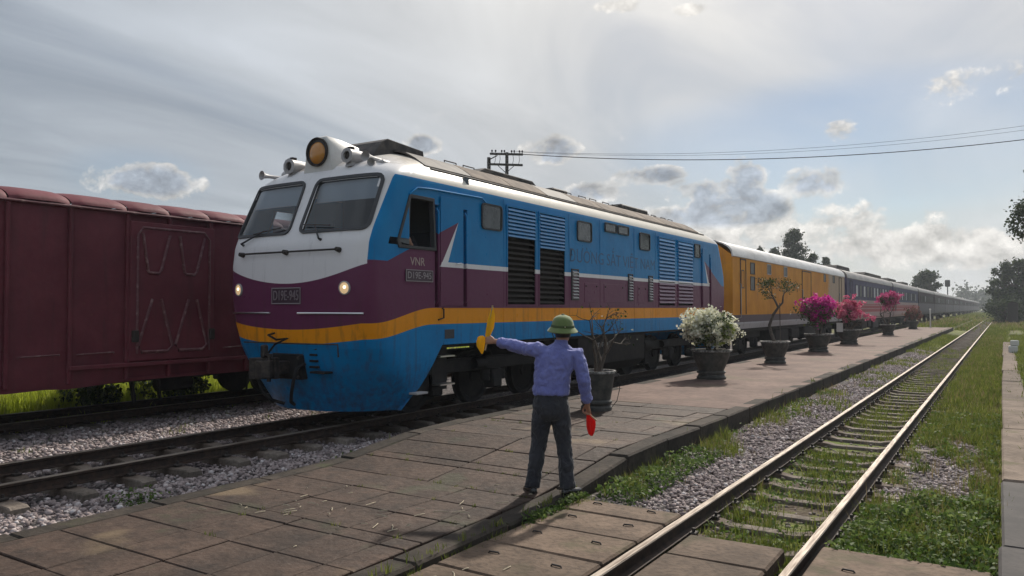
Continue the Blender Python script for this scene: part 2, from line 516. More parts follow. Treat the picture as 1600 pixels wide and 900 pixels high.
# --- rails
def rail_mesh(y0, y1, wear=True):
    prof = [(-0.055, 0), (0.055, 0), (0.055, 0.010), (0.012, 0.026), (0.008, 0.045), (0.008, 0.085), (0.030, 0.098), (0.0325, 0.122), (0.026, 0.130), (-0.026, 0.130), (-0.0325, 0.122), (-0.030, 0.098), (-0.008, 0.085), (-0.008, 0.045), (-0.012, 0.026), (-0.055, 0.010)]
    m = MB(); n = len(prof)
    m.v = [(p[0], y, p[1]) for y in (y0, y1) for p in prof]
    for i in range(n):
        k = (i + 1) % n
        m.f.append((i, k, n + k, n + i)); m.m.append(1 if i in (7, 8, 9) else 0)
    m.f.append(tuple(reversed(range(n)))); m.f.append(tuple(range(n, 2 * n))); m.m += [0, 0]
    return m

def sleeper_mesh(half=0.95, w0=0.11, top=0.0):
    """tapering concrete sleeper, seats raised under the rails"""
    m = MB(); st = [(-half, 0.0), (-half + 0.04, 0.0), (-0.40, -0.0), (-0.28, -0.025), (0.28, -0.025), (0.40, 0.0), (half - 0.04, 0.0), (half, 0.0)]
    rings = []
    for i, (x, dzv) in enumerate(st):
        w = w0 * (0.82 if abs(x) < 0.3 else 1.0); t = top + dzv - (0.02 if i in (0, len(st) - 1) else 0)
        rings.append([(x, -w, top - 0.17), (x, -w * 0.80, t - 0.012), (x, -w * 0.72, t), (x, w * 0.72, t), (x, w * 0.80, t - 0.012), (x, w, top - 0.17)])
    m.ring(rings)
    return m

def fastening(m, x):
    for s in (-1, 1):
        m.cbox(x + s * 0.085 - 0.03, x + s * 0.085 + 0.03, -0.045, 0.045, 0.002, 0.028, 0.006)
        m.lathe([(0.014, 0.028), (0.014, 0.06), (0.0, 0.062)], 6, (x + s * 0.085, 0, 0))
    return m

def track(name, xc, zr, y0, y1, sl, gauge, label, spacing=0.6, far=None, extra_gap=None):
    t = tag(bpy.data.objects.new(name, None), label, None, None, 'structure'); link(t); t.location = (xc, 0, zr - 0.13)
    for s in (-1, 1):
        obj('rail', rail_mesh(y0, y1), [M_RAIL, M_RAILTOP], t, (s * gauge / 2, 0, 0), smooth=30)
    sm = mesh_from('sleeper', sleeper_mesh(), M_SLEEPER)
    fm = MB(); fastening(fm, -gauge / 2); fastening(fm, gauge / 2)
    fm = mesh_from('fastening', fm, M_STEELDARK)
    rr = random.Random(int(abs(xc) * 100))
    y = sl[0]; n = 0
    while y < sl[1]:
        o = obj('sleeper', sm, None, t, (rr.uniform(-0.03, 0.03), y + rr.uniform(-0.03, 0.03), -0.004 + rr.uniform(-0.012, 0.0)), (0, 0, rr.uniform(-0.03, 0.03)))
        if y < 26: obj('rail_clip', fm, None, o, (-o.location.x, 0, 0.006))
        y += spacing
    if far:
        m = MB(); yy = sl[1]
        base = sleeper_mesh()
        while yy < far:
            m.add([(v[0], v[1] + yy, v[2]) for v in base.v], base.f); yy += spacing
        obj('far_sleepers', m, M_SLEEPER, t, kind='stuff')
    return t

track('railway_track', -8.6, 0.13, -30, 430, (1.2, 12), 1.065, 'metre gauge track under the arriving train')
track('railway_track', -12.75, 0.13, -30, 430, (3.0, 12), 1.065, 'track under the maroon freight wagon')
track('railway_track', -1.815, 0.0, -6, 330, (6.45, 46), 1.07, 'empty weedy siding beside the platform', far=130)

# --- ballast stones
ico = bmesh.new(); bmesh.ops.create_icosphere(ico, subdivisions=1, radius=1)
ICO_V = np.array([v.co[:] for v in ico.verts]); ICO_F = np.array([[v.index for v in f.verts] for f in ico.faces]); ico.free()
def stones(P, size, rng):
    n = len(P)
    ax = rng.normal(size=(n, 3, 3)); q, _ = np.linalg.qr(ax)
    sc = size[:, None] * rng.uniform(0.55, 1.25, (n, 3))
    J = ICO_V[None] * (1 + rng.uniform(-0.28, 0.22, (n, 12, 1)))
    V = np.einsum('nij,nkj->nki', q, J * sc[:, None, :])
    V[:, :, 2] *= 0.8
    V += P[:, None, :]
    F = (ICO_F[None] + (np.arange(n) * 12)[:, None, None]).reshape(-1, 3)
    sh = np.repeat(np.clip(rng.beta(2, 2.6, n) + rng.normal(0, 0.05, n), 0, 1), 12)
    return V.reshape(-1, 3), F, sh
def scatter(x0, x1, y0, y1, per, rng, keep=None):
    n = int((x1 - x0) * (y1 - y0) * per)
    x = rng.uniform(x0, x1, n); y = rng.uniform(y0, y1, n)
    if keep is not None:
        k = keep(x, y); x, y = x[k], y[k]
    return x, y
def vis(x, y): return y > -0.44 * x - 1.2
def ballast(name, regs, label):
    VV, FF, SS, o = [], [], [], 0
    for (x0, x1, y0, y1, per, s0, s1, keep) in regs:
        x, y = scatter(x0, x1, y0, y1, per, RNG, keep)
        z = np.interp(x, gx, gz) + RNG.uniform(-0.01, 0.022, len(x))
        V, F, S = stones(np.stack([x, y, z], 1), RNG.uniform(s0, s1, len(x)), RNG)
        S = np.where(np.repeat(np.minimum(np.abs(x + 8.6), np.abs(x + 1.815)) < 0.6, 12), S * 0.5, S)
        VV.append(V); FF.append(F + o); SS.append(S); o += len(V)
    me = np_mesh(name, np.concatenate(VV), np.concatenate(FF), M_STONE, attr={'shade': np.concatenate(SS)})
    return obj(name, me, None, label=label, cat='ballast', kind='stuff')
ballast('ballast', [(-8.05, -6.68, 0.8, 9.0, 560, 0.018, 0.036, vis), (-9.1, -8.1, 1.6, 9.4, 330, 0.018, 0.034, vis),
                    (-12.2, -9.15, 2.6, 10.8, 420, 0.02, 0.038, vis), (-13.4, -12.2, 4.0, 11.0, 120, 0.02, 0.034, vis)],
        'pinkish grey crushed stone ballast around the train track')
def sid_keep(x, y):
    k = np.sin(y * 1.9) * 0.22 + np.sin(y * 0.71 + 1) * 0.2
    return (x > -3.16 - np.clip((y - 8.0) * 0.12, 0, 0.22) + k * 0.45 - np.clip((y - 6.5) * 0.0, 0, 1)) & ((y > 7.2) | (x > -2.98))
def patch_keep(x, y):
    return ((x + 0.66) / 0.46) ** 2 + ((y - 10.5) / 2.1) ** 2 < 1 + 0.5 * np.sin(x * 9 + y * 4)
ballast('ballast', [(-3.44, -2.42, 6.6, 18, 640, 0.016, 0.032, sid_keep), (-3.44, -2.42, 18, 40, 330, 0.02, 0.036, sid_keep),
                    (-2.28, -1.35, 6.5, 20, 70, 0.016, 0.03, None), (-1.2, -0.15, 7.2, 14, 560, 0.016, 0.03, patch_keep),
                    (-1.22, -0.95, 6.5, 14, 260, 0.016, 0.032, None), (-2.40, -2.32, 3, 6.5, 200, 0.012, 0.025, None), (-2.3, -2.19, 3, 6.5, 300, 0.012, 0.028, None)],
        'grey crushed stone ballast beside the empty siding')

# --- island platform
plat = tag(bpy.data.objects.new('platform', None), 'low brown island platform with a ramp down to the foot crossing', None, None, 'structure'); link(plat)
mb = MB()      # core: section swept along y, its top a little under the slabs until they end
ys = [-14, 6.3, 8.05, 12.2, 12.21, 71.8]
for y in ys:
    zt = zp(y) - (0.03 if y <= 12.2 else 0.0)
    mb.v += [(PL_L + 0.02, y, -0.3), (PL_L + 0.02, y, zt), (PL_R - 0.02, y, zt), (PL_R - 0.02, y, -0.3)]
for j in range(len(ys) - 1):
    a = j * 4
    for i in range(3): mb.f.append((a + i, a + i + 1, a + i + 5, a + i + 4)); mb.m.append(0)
mb.f += [(0, 3, 2, 1), tuple(len(mb.v) - 4 + k for k in (0, 1, 2, 3))]; mb.m += [0, 0]
obj('paving', mb, M_PLAT, plat)

rr = random.Random(5)
def slab_obj(x0, x1, y0, y1, parent, mat, th=0.05, top=None, name='slab', c=0.007):
    yc, xc = (y0 + y1) / 2, (x0 + x1) / 2
    z0 = zp(yc) if top is None else top
    sl = 0 if top is not None else math.atan2(zp(y1) - zp(y0), y1 - y0)
    key = (round(x1 - x0, 3), round(y1 - y0, 3), th, mat.name)
    if key not in SLABS:
        g = (rr.uniform(0.004, 0.007))
        m = MB().cbox(-(x1 - x0) / 2 + g, (x1 - x0) / 2 - g, -(y1 - y0) / 2 + g, (y1 - y0) / 2 - g, -th, 0, c)
        SLABS[key] = mesh_from(name, m, mat)
    return obj(name, SLABS[key], None, parent, (xc, yc, z0 + rr.uniform(-0.004, 0.005)), (sl + rr.uniform(-0.010, 0.010), rr.uniform(-0.009, 0.009), rr.uniform(-0.007, 0.007)))
SLABS = {}
cols = [PL_L + 0.26, -5.54, -5.02, -4.5, -4.0, PL_R - 0.25]
y = 0.35; row = 0
rows = []
while y < 12.1:
    h = 0.54 if row % 3 else 0.56
    if row % 5 == 3: h = 0.2
    rows.append((y, min(y + h, 12.19))); y += h; row += 1
for (y0, y1) in rows:
    i = 0
    while i < len(cols) - 1:
        j = i + 1
        if y0 > 5.6 and rr.random() < 0.55 and j < len(cols) - 1: j += 1
        if y0 > 7.5 and rr.random() < 0.5 and j < len(cols) - 1: j += 1
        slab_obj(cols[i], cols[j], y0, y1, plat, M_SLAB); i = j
y = -3.0                              # kerb stones along both edges
while y < 71.5:
    h = 1.2
    slab_obj(PL_R - 0.25, PL_R, y, y + h, plat, M_KERB, 0.34, name='kerb_stone', c=0.02)
    if y < 30: slab_obj(PL_L, PL_L + 0.26, y, y + h, plat, M_KERB, 0.26, name='kerb_stone', c=0.018)
    y += h

# --- foot crossing of concrete slabs at rail level
crossing = tag(bpy.data.objects.new('foot_crossing', None), 'worn brown concrete crossing slabs between platform and rails', None, None, 'structure'); link(crossing)
loop = MB().tube([(-0.045, 0, -0.005), (-0.035, 0, 0.012), (0.035, 0, 0.012), (0.045, 0, -0.005)], 0.007, 6)
loop = mesh_from('lifting_loop', loop, M_STEELDARK, 40)
def cross_row(x0, x1, ylist, top):
    for a, b2 in zip(ylist[:-1], ylist[1:]):
        o = slab_obj(x0, x1, a, b2, crossing, M_CROSS, 0.12, top, 'crossing_slab', 0.016)
        if x1 - x0 > 0.9:
            for s in (-1, 1): obj('lifting_loop', loop, None, o, (s * (x1 - x0) * 0.26, 0.08, 0.0), (0, 0, rr.uniform(-0.3, 0.3)))
cross_row(PL_R + 0.03, -2.43, [0.4, 1.05, 1.72, 2.4, 3.06, 3.7, 4.36, 5.0, 5.62, 6.2, 6.62], -0.015)
cross_row(-2.19, -1.43, [0.3, 1.2, 2.1, 3.0, 3.85, 4.75, 5.55, 6.12], -0.035)
cross_row(-1.20, -0.08, [0.3, 1.5, 2.7, 3.9, 5.1, 6.3], -0.02)

# --- edge of the platform the picture is taken from
near = tag(bpy.data.objects.new('near_platform', None), 'concrete edge strip of the platform at the right', None, None, 'structure'); link(near)
def m_strip(N, b):
    c, n1, n2 = weathered(N, (0.115, 0.088, 0.068), (0.20, 0.155, 0.122), 2.0, 12.0, 0.5, (0.10, 0.09, 0.05))
    N.link(N.bump(n2, 0.6, 0.012), b.inputs['Normal']); return N.mulc(c, N.objrand() * 0.45 + 0.75)
M_STRIP = material('strip concrete', m_strip, rough=0.9, spec=0.2)
M_ASPH = material('dark worn strip', lambda N, b: weathered(N, (0.020, 0.017, 0.017), (0.050, 0.042, 0.040), 3.0, 4.0, 0.5)[0], rough=0.85)
y = -1.0
while y < 46:
    h = 2.6 if y < 8 else 4.2
    slab_obj(-0.05 + rr.uniform(-0.012, 0.012), 0.36, y, y + h, near, M_ASPH if y + h < 9.6 else M_STRIP, 0.26, 0.04, 'edge_slab', 0.02); y += h
# ------------------------------------------------------------------ locomotive (local: x across, y back from the nose, z above siding rail head)
LL = 15.9
loco = thing('locomotive', (-8.6, 7.5, 0), 'blue, purple and white diesel locomotive with yellow stripe and round roof lamp', 'locomotive')

def m_livery(N, b):
    p = N.coord('Object', loco); x, y, z = N.sep(p)
    a = x.abs(); yy = y.mn(y * -1 + LL)
    BLUE, PURP, YEL, WHT, ROOF = (0.0005, 0.175, 0.43), (0.135, 0.034, 0.083), (0.86, 0.33, 0.008), (0.74, 0.73, 0.74), (0.68, 0.64, 0.57)
    n0 = N.noise(p, 2.2, 5, 0.6); n1 = N.noise(p, 11, 5, 0.6)
    streak = N.noise(N.scale(p, (7, 7, 0.5)), 1.6, 4, 0.6)
    blue = N.mix(n0.ss(0.3, 0.7), BLUE, (0.001, 0.205, 0.48))
    c = blue
    # purple field with its rising wedge at the cab
    zb = ((yy - 0.42) * 0.42 + 2.43).mx(2.37)
    diag = (z - 2.46) * 0.57 + 1.72                     # slanted edge of the wedge
    inwedge = (yy < diag)
    purple = ((z < zb) * inwedge).mx(z < 2.46)
    c = N.mix(purple, c, PURP)
    wid = ((3.14 - z) * 0.16).mx(0.0)
    slant = (yy > diag - wid * 0.4) * (yy < diag + wid) * (z > 2.43) * (z < 3.14)
    line = (z > 2.43) * (z < 2.505) * (yy > diag - 0.05)
    c = N.mix(slant.mx(line), c, WHT)
    # yellow waist band dipping round the nose
    drop = yy.ss(1.5, 0.2) * 0.21 + (1 - (a * a / 1.69).mn(1.0)) * 0.10
    zt = drop * -1 + 1.81
    thick = drop * -0.12 + 0.245
    c = N.mix((z < zt), c, N.mix(n0, YEL, (0.72, 0.26, 0.010)))
    c = N.mix((z < zt - thick), c, blue)
    # white face
    zm = a * a * 0.13 + 2.155
    face = (a < 1.395) * (z > zm) * (yy < 1.1)
    c = N.mix(face, c, WHT)
    roof = (z > 3.70).mx((z > 3.60) * (a < 1.37) * (yy < 1.2))
    c = N.mix(roof, c, N.mix((yy.ss(0.6, 1.6)), WHT, ROOF))
    # wear: rain streaks, dust towards the bottom of the skirt, faded spots
    c = N.mix(streak.ss(0.54, 0.78) * 0.16, c, (0.07, 0.06, 0.06))
    c = N.mix(n1.ss(0.64, 0.78) * 0.10, c, (0.22, 0.20, 0.18))
    c = N.mix(((streak + n1 * 0.3).ss(0.62, 0.85) * z.ss(2.2, 1.3)) * 0.32, c, (0.045, 0.033, 0.026))
    c = N.mix((z.ss(1.25, 0.4) * n1.ss(0.25, 0.7)) * 0.55, c, (0.035, 0.030, 0.027))
    c = N.mix((z > 3.9) * n0.ss(0.35, 0.65) * 0.65, c, (0.30, 0.25, 0.20))
    N.link(n1 * 0.22 + (streak * 0.18) + 0.13, b.inputs['Roughness'])
    N.link(N.bump(N.noise(N.scale(p, (1, 1, 1.4)), 1.9, 3) + n1 * 0.06, 0.32, 0.03), b.inputs['Normal'])
    return c
M_LIV = material('locomotive paint', m_livery, rough=0.35, spec=0.16)
M_BLACK = material('sooty black running gear', lambda N, b: N.mix(N.noise(N.pos(), 6, 5, 0.65).ss(0.35, 0.75), (0.006, 0.006, 0.007), (0.022, 0.019, 0.018)), rough=0.75, spec=0.3)
M_RUBBER = material('window rubber', rough=0.6, color=(0.035, 0.036, 0.04))
M_CHROME = material('worn chrome', rough=0.28, metal=1.0, color=(0.72, 0.72, 0.72))
M_GREYMETAL = material('grey painted metal', lambda N, b: N.mix(N.noise(N.coord('Object'), 9, 4), (0.30, 0.29, 0.30), (0.42, 0.41, 0.41)), rough=0.5)
M_WHITEPAINT = material('white paint', lambda N, b: N.mix(N.noise(N.pos(), 12, 4), (0.66, 0.66, 0.64), (0.52, 0.50, 0.47)), rough=0.5)
M_CAB = material('cab interior', rough=0.85, color=(0.05, 0.06, 0.075))
M_CABWALL = material('cab wall', rough=0.8, color=(0.10, 0.12, 0.14))
M_BLIND = material('grey sun blind', rough=0.9, color=(0.52, 0.55, 0.60))
M_ROOFDARK = material('sooty roof panel', lambda N, b: N.mix(N.noise(N.pos(), 4, 5, 0.65).ss(0.35, 0.7), (0.035, 0.032, 0.034), (0.11, 0.095, 0.085)), rough=0.7, spec=0.35)
M_ROOFPANEL = material('dusty roof hatch', lambda N, b: N.mix(N.noise(N.pos(), 3, 5, 0.65).ss(0.35, 0.7), (0.11, 0.085, 0.068), (0.21, 0.165, 0.13)), rough=0.8, spec=0.15)
def glass(name, tint, rough=0.03, alpha=0.35):
    m = bpy.data.materials.new(name); m.use_nodes = True; N = NT(m.node_tree); nt = m.node_tree
    nt.nodes.remove(nt.nodes['Principled BSDF'])
    t = N.new('ShaderNodeBsdfTransparent'); t.inputs[0].default_value = (*tint, 1)
    g = N.new('ShaderNodeBsdfGlossy'); g.inputs['Roughness'].default_value = rough
    lw = N.new('ShaderNodeFresnel'); lw.inputs[0].default_value = 1.5
    mx = N.new('ShaderNodeMixShader')
    f = X(nt, lw.outputs[0]) * 1.25 + 0.02
    N.link(f, mx.inputs[0]); N.link(t.outputs[0], mx.inputs[1]); N.link(g.outputs[0], mx.inputs[2])
    N.link(mx.outputs[0], nt.nodes['Material Output'].inputs[0])
    return m
M_GLASS = glass('cab glass', (0.72, 0.77, 0.80))
M_SIDEGLASS = material('dusty side glass', lambda N, b: N.mix(N.noise(N.pos(), 5, 4).ss(0.35, 0.7), (0.02, 0.026, 0.028), (0.06, 0.066, 0.066)), rough=0.07, spec=0.6)

LV = [  # z, half width, nose setback, corner depth, exponent
    (0.34, 1.30, 0.24, 1.30, 2.1), (0.55, 1.38, 0.17, 1.20, 2.2), (0.80, 1.43, 0.10, 1.00, 2.4), (1.0, 1.45, 0.05, 0.86, 2.7), (1.25, 1.45, 0.01, 0.72, 3.2),
    (1.55, 1.45, 0.0, 0.60, 3.9), (1.82, 1.45, 0.0, 0.53, 4.5), (2.1, 1.45, 0.0, 0.48, 5.0), (2.45, 1.45, 0.01, 0.46, 5.0), (2.72, 1.45, 0.045, 0.46, 5.0),
    (2.82, 1.45, 0.085, 0.46, 5.0), (2.92, 1.45, 0.125, 0.46, 5.0), (3.68, 1.43, 0.455, 0.52, 4.4), (3.76, 1.40, 0.50, 0.56, 4.0), (3.84, 1.34, 0.56, 0.62, 3.5),
    (3.92, 1.25, 0.65, 0.70, 3.1), (4.00, 1.15, 0.78, 0.8, 2.8), (4.10, 1.00, 1.00, 0.9, 2.5), (4.22, 0.78, 1.35, 0.9, 2.3), (4.30, 0.50, 1.75, 0.9, 2.0), (4.33, 0.15, 2.0, 0.9, 2.0)]
LVA = np.array(LV)
def lvl(z): return [float(np.interp(z, LVA[:, 0], LVA[:, k])) for k in range(1, 5)]
def front_y(x, z):
    w, yf, D, n = lvl(z); s = min(abs(x) / w, 0.9999)
    return yf + D * (1 - (1 - s ** n) ** (1 / n))
def front_n(x, z, e=0.01):
    dx_ = (front_y(x + e, z) - front_y(x - e, z)) / (2 * e); dz_ = (front_y(x, z + e) - front_y(x, z - e)) / (2 * e)
    return Vector((dx_, -1, dz_)).normalized()

Z_LO = 1.25
zs = sorted(set([round(v, 3) for v in list(np.arange(2.50, 3.72, 0.05))] + [Z_LO, 1.55, 1.82, 1.87, 2.1, 2.3, 2.45, 3.36, 3.55, 2.70, 3.40] + [l[0] for l in LV if l[0] > 3.7]))
NF = 30
angs = [math.pi / 2 * (k / NF) for k in range(NF + 1)]
LOUV = [(3.53, 4.45), (4.61, 5.56), (10.39, 11.46), (11.72, 12.82)]
ybase = [0.95, 1.1, 1.2, 1.35, 1.49, 1.54, 1.64, 1.9, 2.26, 2.36, 2.75, 3.35] + [v for p in LOUV for v in p] + [3.0, 5.9, 6.4, 6.9, 7.5, 8.1, 8.7, 9.3, 9.9, 13.1, 13.54, 13.64, 14.0, 14.26, 14.36, 14.55, 14.7, 14.8, 14.95]
ybase = sorted(set(ybase))
def nose_pts(w, yf, D, n):
    """half of the nose outline: even steps across the face, then even steps round the corner"""
    ss_ = list(np.linspace(0, 0.92, 26)); y0 = 1 - (1 - 0.92 ** n) ** (1 / n)
    for t in np.linspace(0, 1, 9)[1:]:
        yq = y0 + (1 - y0) * t; ss_.append((1 - (1 - yq) ** n) ** (1 / n) if yq < 1 else 1.0)
    return [(w * v, yf + D * (1 - max(1 - v ** n, 0.0) ** (1 / n))) for v in ss_]
def outline(z):
    w, yf, D, n = lvl(z); q = []
    q = nose_pts(w, yf, D, n)
    ys0, ys1 = yf + D, LL - yf - D
    side = [(w, min(max(y, ys0), ys1)) for y in ybase]
    rear = [(x, LL - y) for x, y in reversed(q)]
    right = q + side + rear
    left = [(-x, y) for x, y in reversed(right[1:-1])]
    return right + left
mb = MB(); rings = [[(x, y, z) for x, y in outline(z)] for z in zs]
n = len(rings[0]); mb.v = [p for r in rings for p in r]
SIDEWIN = [(0.71, 2.70), (1.53, 2.70), (1.49, 3.40), (0.97, 3.40)]
def inpoly(px_, pz_, P):
    c = False
    for i in range(len(P)):
        x1, y1 = P[i]; x2, y2 = P[i - 1]
        if (y1 > pz_) != (y2 > pz_) and px_ < (x2 - x1) * (pz_ - y1) / (y2 - y1) + x1: c = not c
    return c
WS = [(0.115, 2.90), (1.235, 2.90), (1.165, 3.67), (0.135, 3.67)]
def hole(c):
    ax, yv, zv = abs(c[0]), c[1], c[2]
    yy = min(yv, LL - yv)
    if ax < 1.36 and yy < 1.0 and inpoly(ax, zv, [(0.14, 2.92), (1.325, 2.92), (1.285, 3.66), (0.16, 3.66)]): return True
    if ax > 1.40 and yv < 2 and inpoly(yv, zv, SIDEWIN): return True
    if ax > 1.42:
        if 1.87 < zv < 3.55 and any(a < yv < b2 for a, b2 in LOUV): return True
        if 1.82 < zv < 3.36 and (1.54 < yy < 1.64 or 2.26 < yy < 2.36) and (yv < 3 or yv > 13): return True
    return False
for i in range(len(zs) - 1):
    for j in range(n):
        k = (j + 1) % n
        f = (i * n + j, i * n + k, (i + 1) * n + k, (i + 1) * n + j)
        c = [sum(mb.v[q][t] for q in f) / 4 for t in range(3)]
        if len(set(mb.v[q] for q in f)) < 3 or hole(c): continue
        mb.f.append(f); mb.m.append(0)
mb.f.append(tuple((len(zs) - 1) * n + j for j in range(n))); mb.m.append(0)
body = obj('body_shell', mb, M_LIV, loco, smooth=35)

# skirts at both ends: the nose continues down and the flank is cut off on a slant
def skirt(front=True):
    m = MB(); levels = [1.25, 1.1, 0.95, 0.8, 0.65, 0.5, 0.40, 0.34]; rg = []
    for z in levels:
        w, yf, D, e = lvl(z); yend = 1.72 - (1.25 - z) * 0.78 + (0.0 if z > 0.5 else -0.05)
        q = nose_pts(w, yf, D, e)
        q = [(x, min(y, yend)) for x, y in q] + [(w, max(yend, yf + D) if yf + D < yend else yend)]
        r_ = [(-x, y) for x, y in reversed(q[1:])] + q
        rg.append([(x, y if front else LL - y, z) for x, y in r_])
    m.ring(rg, closed=False)
    inner = [[(x * 0.97, (y + 0.03 if front else y - 0.03), z) for x, y, z in r_] for r_ in rg]
    m.ring(inner, closed=False)
    m.ring([rg[-1], inner[-1]], closed=False)
    for e in (0, -1):
        m.ring([[r_[e] for r_ in rg], [r_[e] for r_ in inner]], closed=False)
    return m
obj('front_skirt', skirt(True), M_LIV, loco, smooth=40, label='blue front skirt curving down under the nose')
obj('rear_skirt', skirt(False), M_LIV, loco, smooth=40)
obj('floor_plate', MB().box(-1.4, 1.4, 0.9, LL - 0.9, 1.20, 1.27), M_BLACK, loco)
# pockets behind the grab rails and the rails themselves
for s in (-1, 1):
    for y0 in (1.54, 2.26, LL - 2.36, LL - 1.64):
        m = MB(); xi, xo = s * 1.36, s * 1.449
        m.add([(xo, y0, 1.82), (xi, y0, 1.82), (xi, y0 + 0.1, 1.82), (xo, y0 + 0.1, 1.82), (xo, y0, 3.36), (xi, y0, 3.36), (xi, y0 + 0.1, 3.36), (xo, y0 + 0.1, 3.36)],
              [(0, 1, 5, 4), (1, 2, 6, 5), (2, 3, 7, 6), (0, 3, 2, 1), (4, 5, 6, 7)])
        pk = obj('grab_rail_pocket', m, M_LIV, loco)
        obj('grab_rail', MB().tube([(s * 1.38, y0 + 0.05, 3.26), (s * 1.445, y0 + 0.05, 3.30), (s * 1.475, y0 + 0.05, 3.24), (s * 1.478, y0 + 0.05, 2.5), (s * 1.475, y0 + 0.05, 1.92), (s * 1.42, y0 + 0.05, 1.86)], 0.016, 8), M_LIV, pk, smooth=40)
    for y0, y1 in ((1.66, 2.24), (LL - 2.24, LL - 1.66)):
        m = MB().cbox(s * 1.452, s * 1.463, y0, y1, 1.84, 3.50, 0.004) if s > 0 else MB().cbox(-1.463, -1.452, y0, y1, 1.84, 3.50, 0.004)
        dr = obj('cab_door', m, M_LIV, loco)
        obj('door_handle', MB().tube([(s * 1.46, y1 - 0.1, 2.50), (s * 1.50, y1 - 0.1, 2.50), (s * 1.50, y1 - 0.22, 2.49)], 0.011, 6), M_CHROME, dr, smooth=40)
    # rain gutter over the cab door
    obj('rain_gutter', MB().tube([(s * 1.45, 0.95, 3.44), (s * 1.456, 1.12, 3.555), (s * 1.456, 1.4, 3.575), (s * 1.456, 2.75, 3.60), (s * 1.456, 2.9, 3.52)], 0.014, 6), M_LIV, loco, smooth=40)
    for yv in (1.86, 2.1):
        pass
# louvres: recess, closed upper slats and open lower slats
M_LIVS = M_LIV.copy(); M_LIVS.name = 'louvre slat paint'
M_LIVS.node_tree.nodes['Principled BSDF'].inputs['Specular IOR Level'].default_value = 0.75
slat_c = MB().prism([(0.006, -0.034), (0.034, -0.028), (0.020, 0.004), (-0.012, 0.030), (-0.018, 0.030)], 'Y', -0.5, 0.5)
slat_o = MB().prism([(0.012, -0.036), (0.018, -0.032), (-0.045, 0.014), (-0.051, 0.010)], 'Y', -0.5, 0.5)
for s in (-1, 1):
    for k, (y0, y1) in enumerate(LOUV):
        xo, xi = s * 1.449, s * 1.33
        m = MB().add([(xo, y0, 1.87), (xi, y0, 1.87), (xi, y1, 1.87), (xo, y1, 1.87), (xo, y0, 3.55), (xi, y0, 3.55), (xi, y1, 3.55), (xo, y1, 3.55)],
                     [(0, 1, 5, 4), (1, 2, 6, 5), (2, 3, 7, 6), (0, 3, 2, 1), (4, 5, 6, 7)])
        lv = obj('louvre_recess', m, M_BLACK, loco)
        fr = MB()
        for (a0, a1, b0, b1) in ((y0 - 0.03, y0, 1.84, 3.58), (y1, y1 + 0.03, 1.84, 3.58), (y0, y1, 1.84, 1.87), (y0, y1, 3.55, 3.58)):
            fr.box(min(s * 1.44, s * 1.462), max(s * 1.44, s * 1.462), a0, a1, b0, b1)
        obj('louvre_frame', fr, M_LIV, lv)
        split = 1.87 if k > 1 else (2.98 if k == 0 else 2.87)
        Lc, key = y1 - y0 - 0.02, k
        mc = mesh_from('slat', MB().add([(s * v[0], v[1] * Lc, v[2]) for v in slat_c.v], slat_c.f), M_LIVS)
        mo = mesh_from('slat', MB().add([(s * v[0], v[1] * Lc, v[2]) for v in slat_o.v], slat_o.f), M_STEELDARK)
        z = 3.515
        while z > split + 0.03:
            st = 0.064 if k < 2 else 0.091
            if k < 2: obj('slat', mc, None, lv, (s * 1.44, (y0 + y1) / 2, z))
            else:
                o = obj('slat', mc, None, lv, (s * 1.44, (y0 + y1) / 2, z)); o.scale = (1.2, 1, 1.42)
            z -= st
        z = split - 0.02
        while k < 2 and z > 1.90:
            obj('slat', mo, None, lv, (s * 1.437, (y0 + y1) / 2, z)); z -= 0.092
    # small vertical grilles on the purple band
    for y0, y1 in ((5.83, 6.13), (8.54, 8.80), (9.72, 9.98)):
        fr = MB()
        for (a0, a1, b0, b1) in ((y0, y0 + 0.03, 1.96, 2.58), (y1 - 0.03, y1, 1.96, 2.58), (y0 + 0.03, y1 - 0.03, 1.96, 1.985), (y0 + 0.03, y1 - 0.03, 2.555, 2.58)):
            fr.box(min(s * 1.445, s * 1.47), max(s * 1.445, s * 1.47), a0, a1, b0, b1)
        g = obj('vent_grille', fr, M_RUBBER, loco)
        gs = mesh_from('slat', MB().add([(s * v[0] * 1.3, v[1] * (y1 - y0 - 0.07), v[2] * 0.8) for v in slat_c.v], slat_c.f), M_GREYMETAL)
        for q in range(9): obj('slat', gs, None, g, (s * 1.452, (y0 + y1) / 2, 2.02 + q * 0.0625))
# side windows of the engine room
def rrect(w, h, r, n=5):
    pts = []
    for cx_, cy_, a0 in ((w - r, h - r, 0), (-w + r, h - r, 90), (-w + r, -h + r, 180), (w - r, -h + r, 270)):
        for k in range(n + 1):
            a = R(a0 + 90 * k / n); pts.append((cx_ + r * math.cos(a), cy_ + r * math.sin(a)))
    return pts
def side_window(s, y0, y1, z0, z1, r=0.07, fw=0.028, gm=None):
    w, h = (y1 - y0) / 2, (z1 - z0) / 2; yc, zc = (y0 + y1) / 2, (z0 + z1) / 2
    o_, i_ = rrect(w, h, r), rrect(w - fw, h - fw, max(r - fw, 0.01))
    X0, X1 = s * 1.446, s * 1.472
    m = MB().ring([[(X0, yc + a, zc + b2) for a, b2 in o_], [(X1, yc + a, zc + b2) for a, b2 in o_], [(X1, yc + a, zc + b2) for a, b2 in i_], [(X0, yc + a, zc + b2) for a, b2 in i_]], True, False)
    g = obj('window', m, M_RUBBER, loco)
    obj('pane', MB().add([(s * 1.456, yc + a, zc + b2) for a, b2 in i_], [tuple(range(len(i_)))]), gm or M_SIDEGLASS, g)
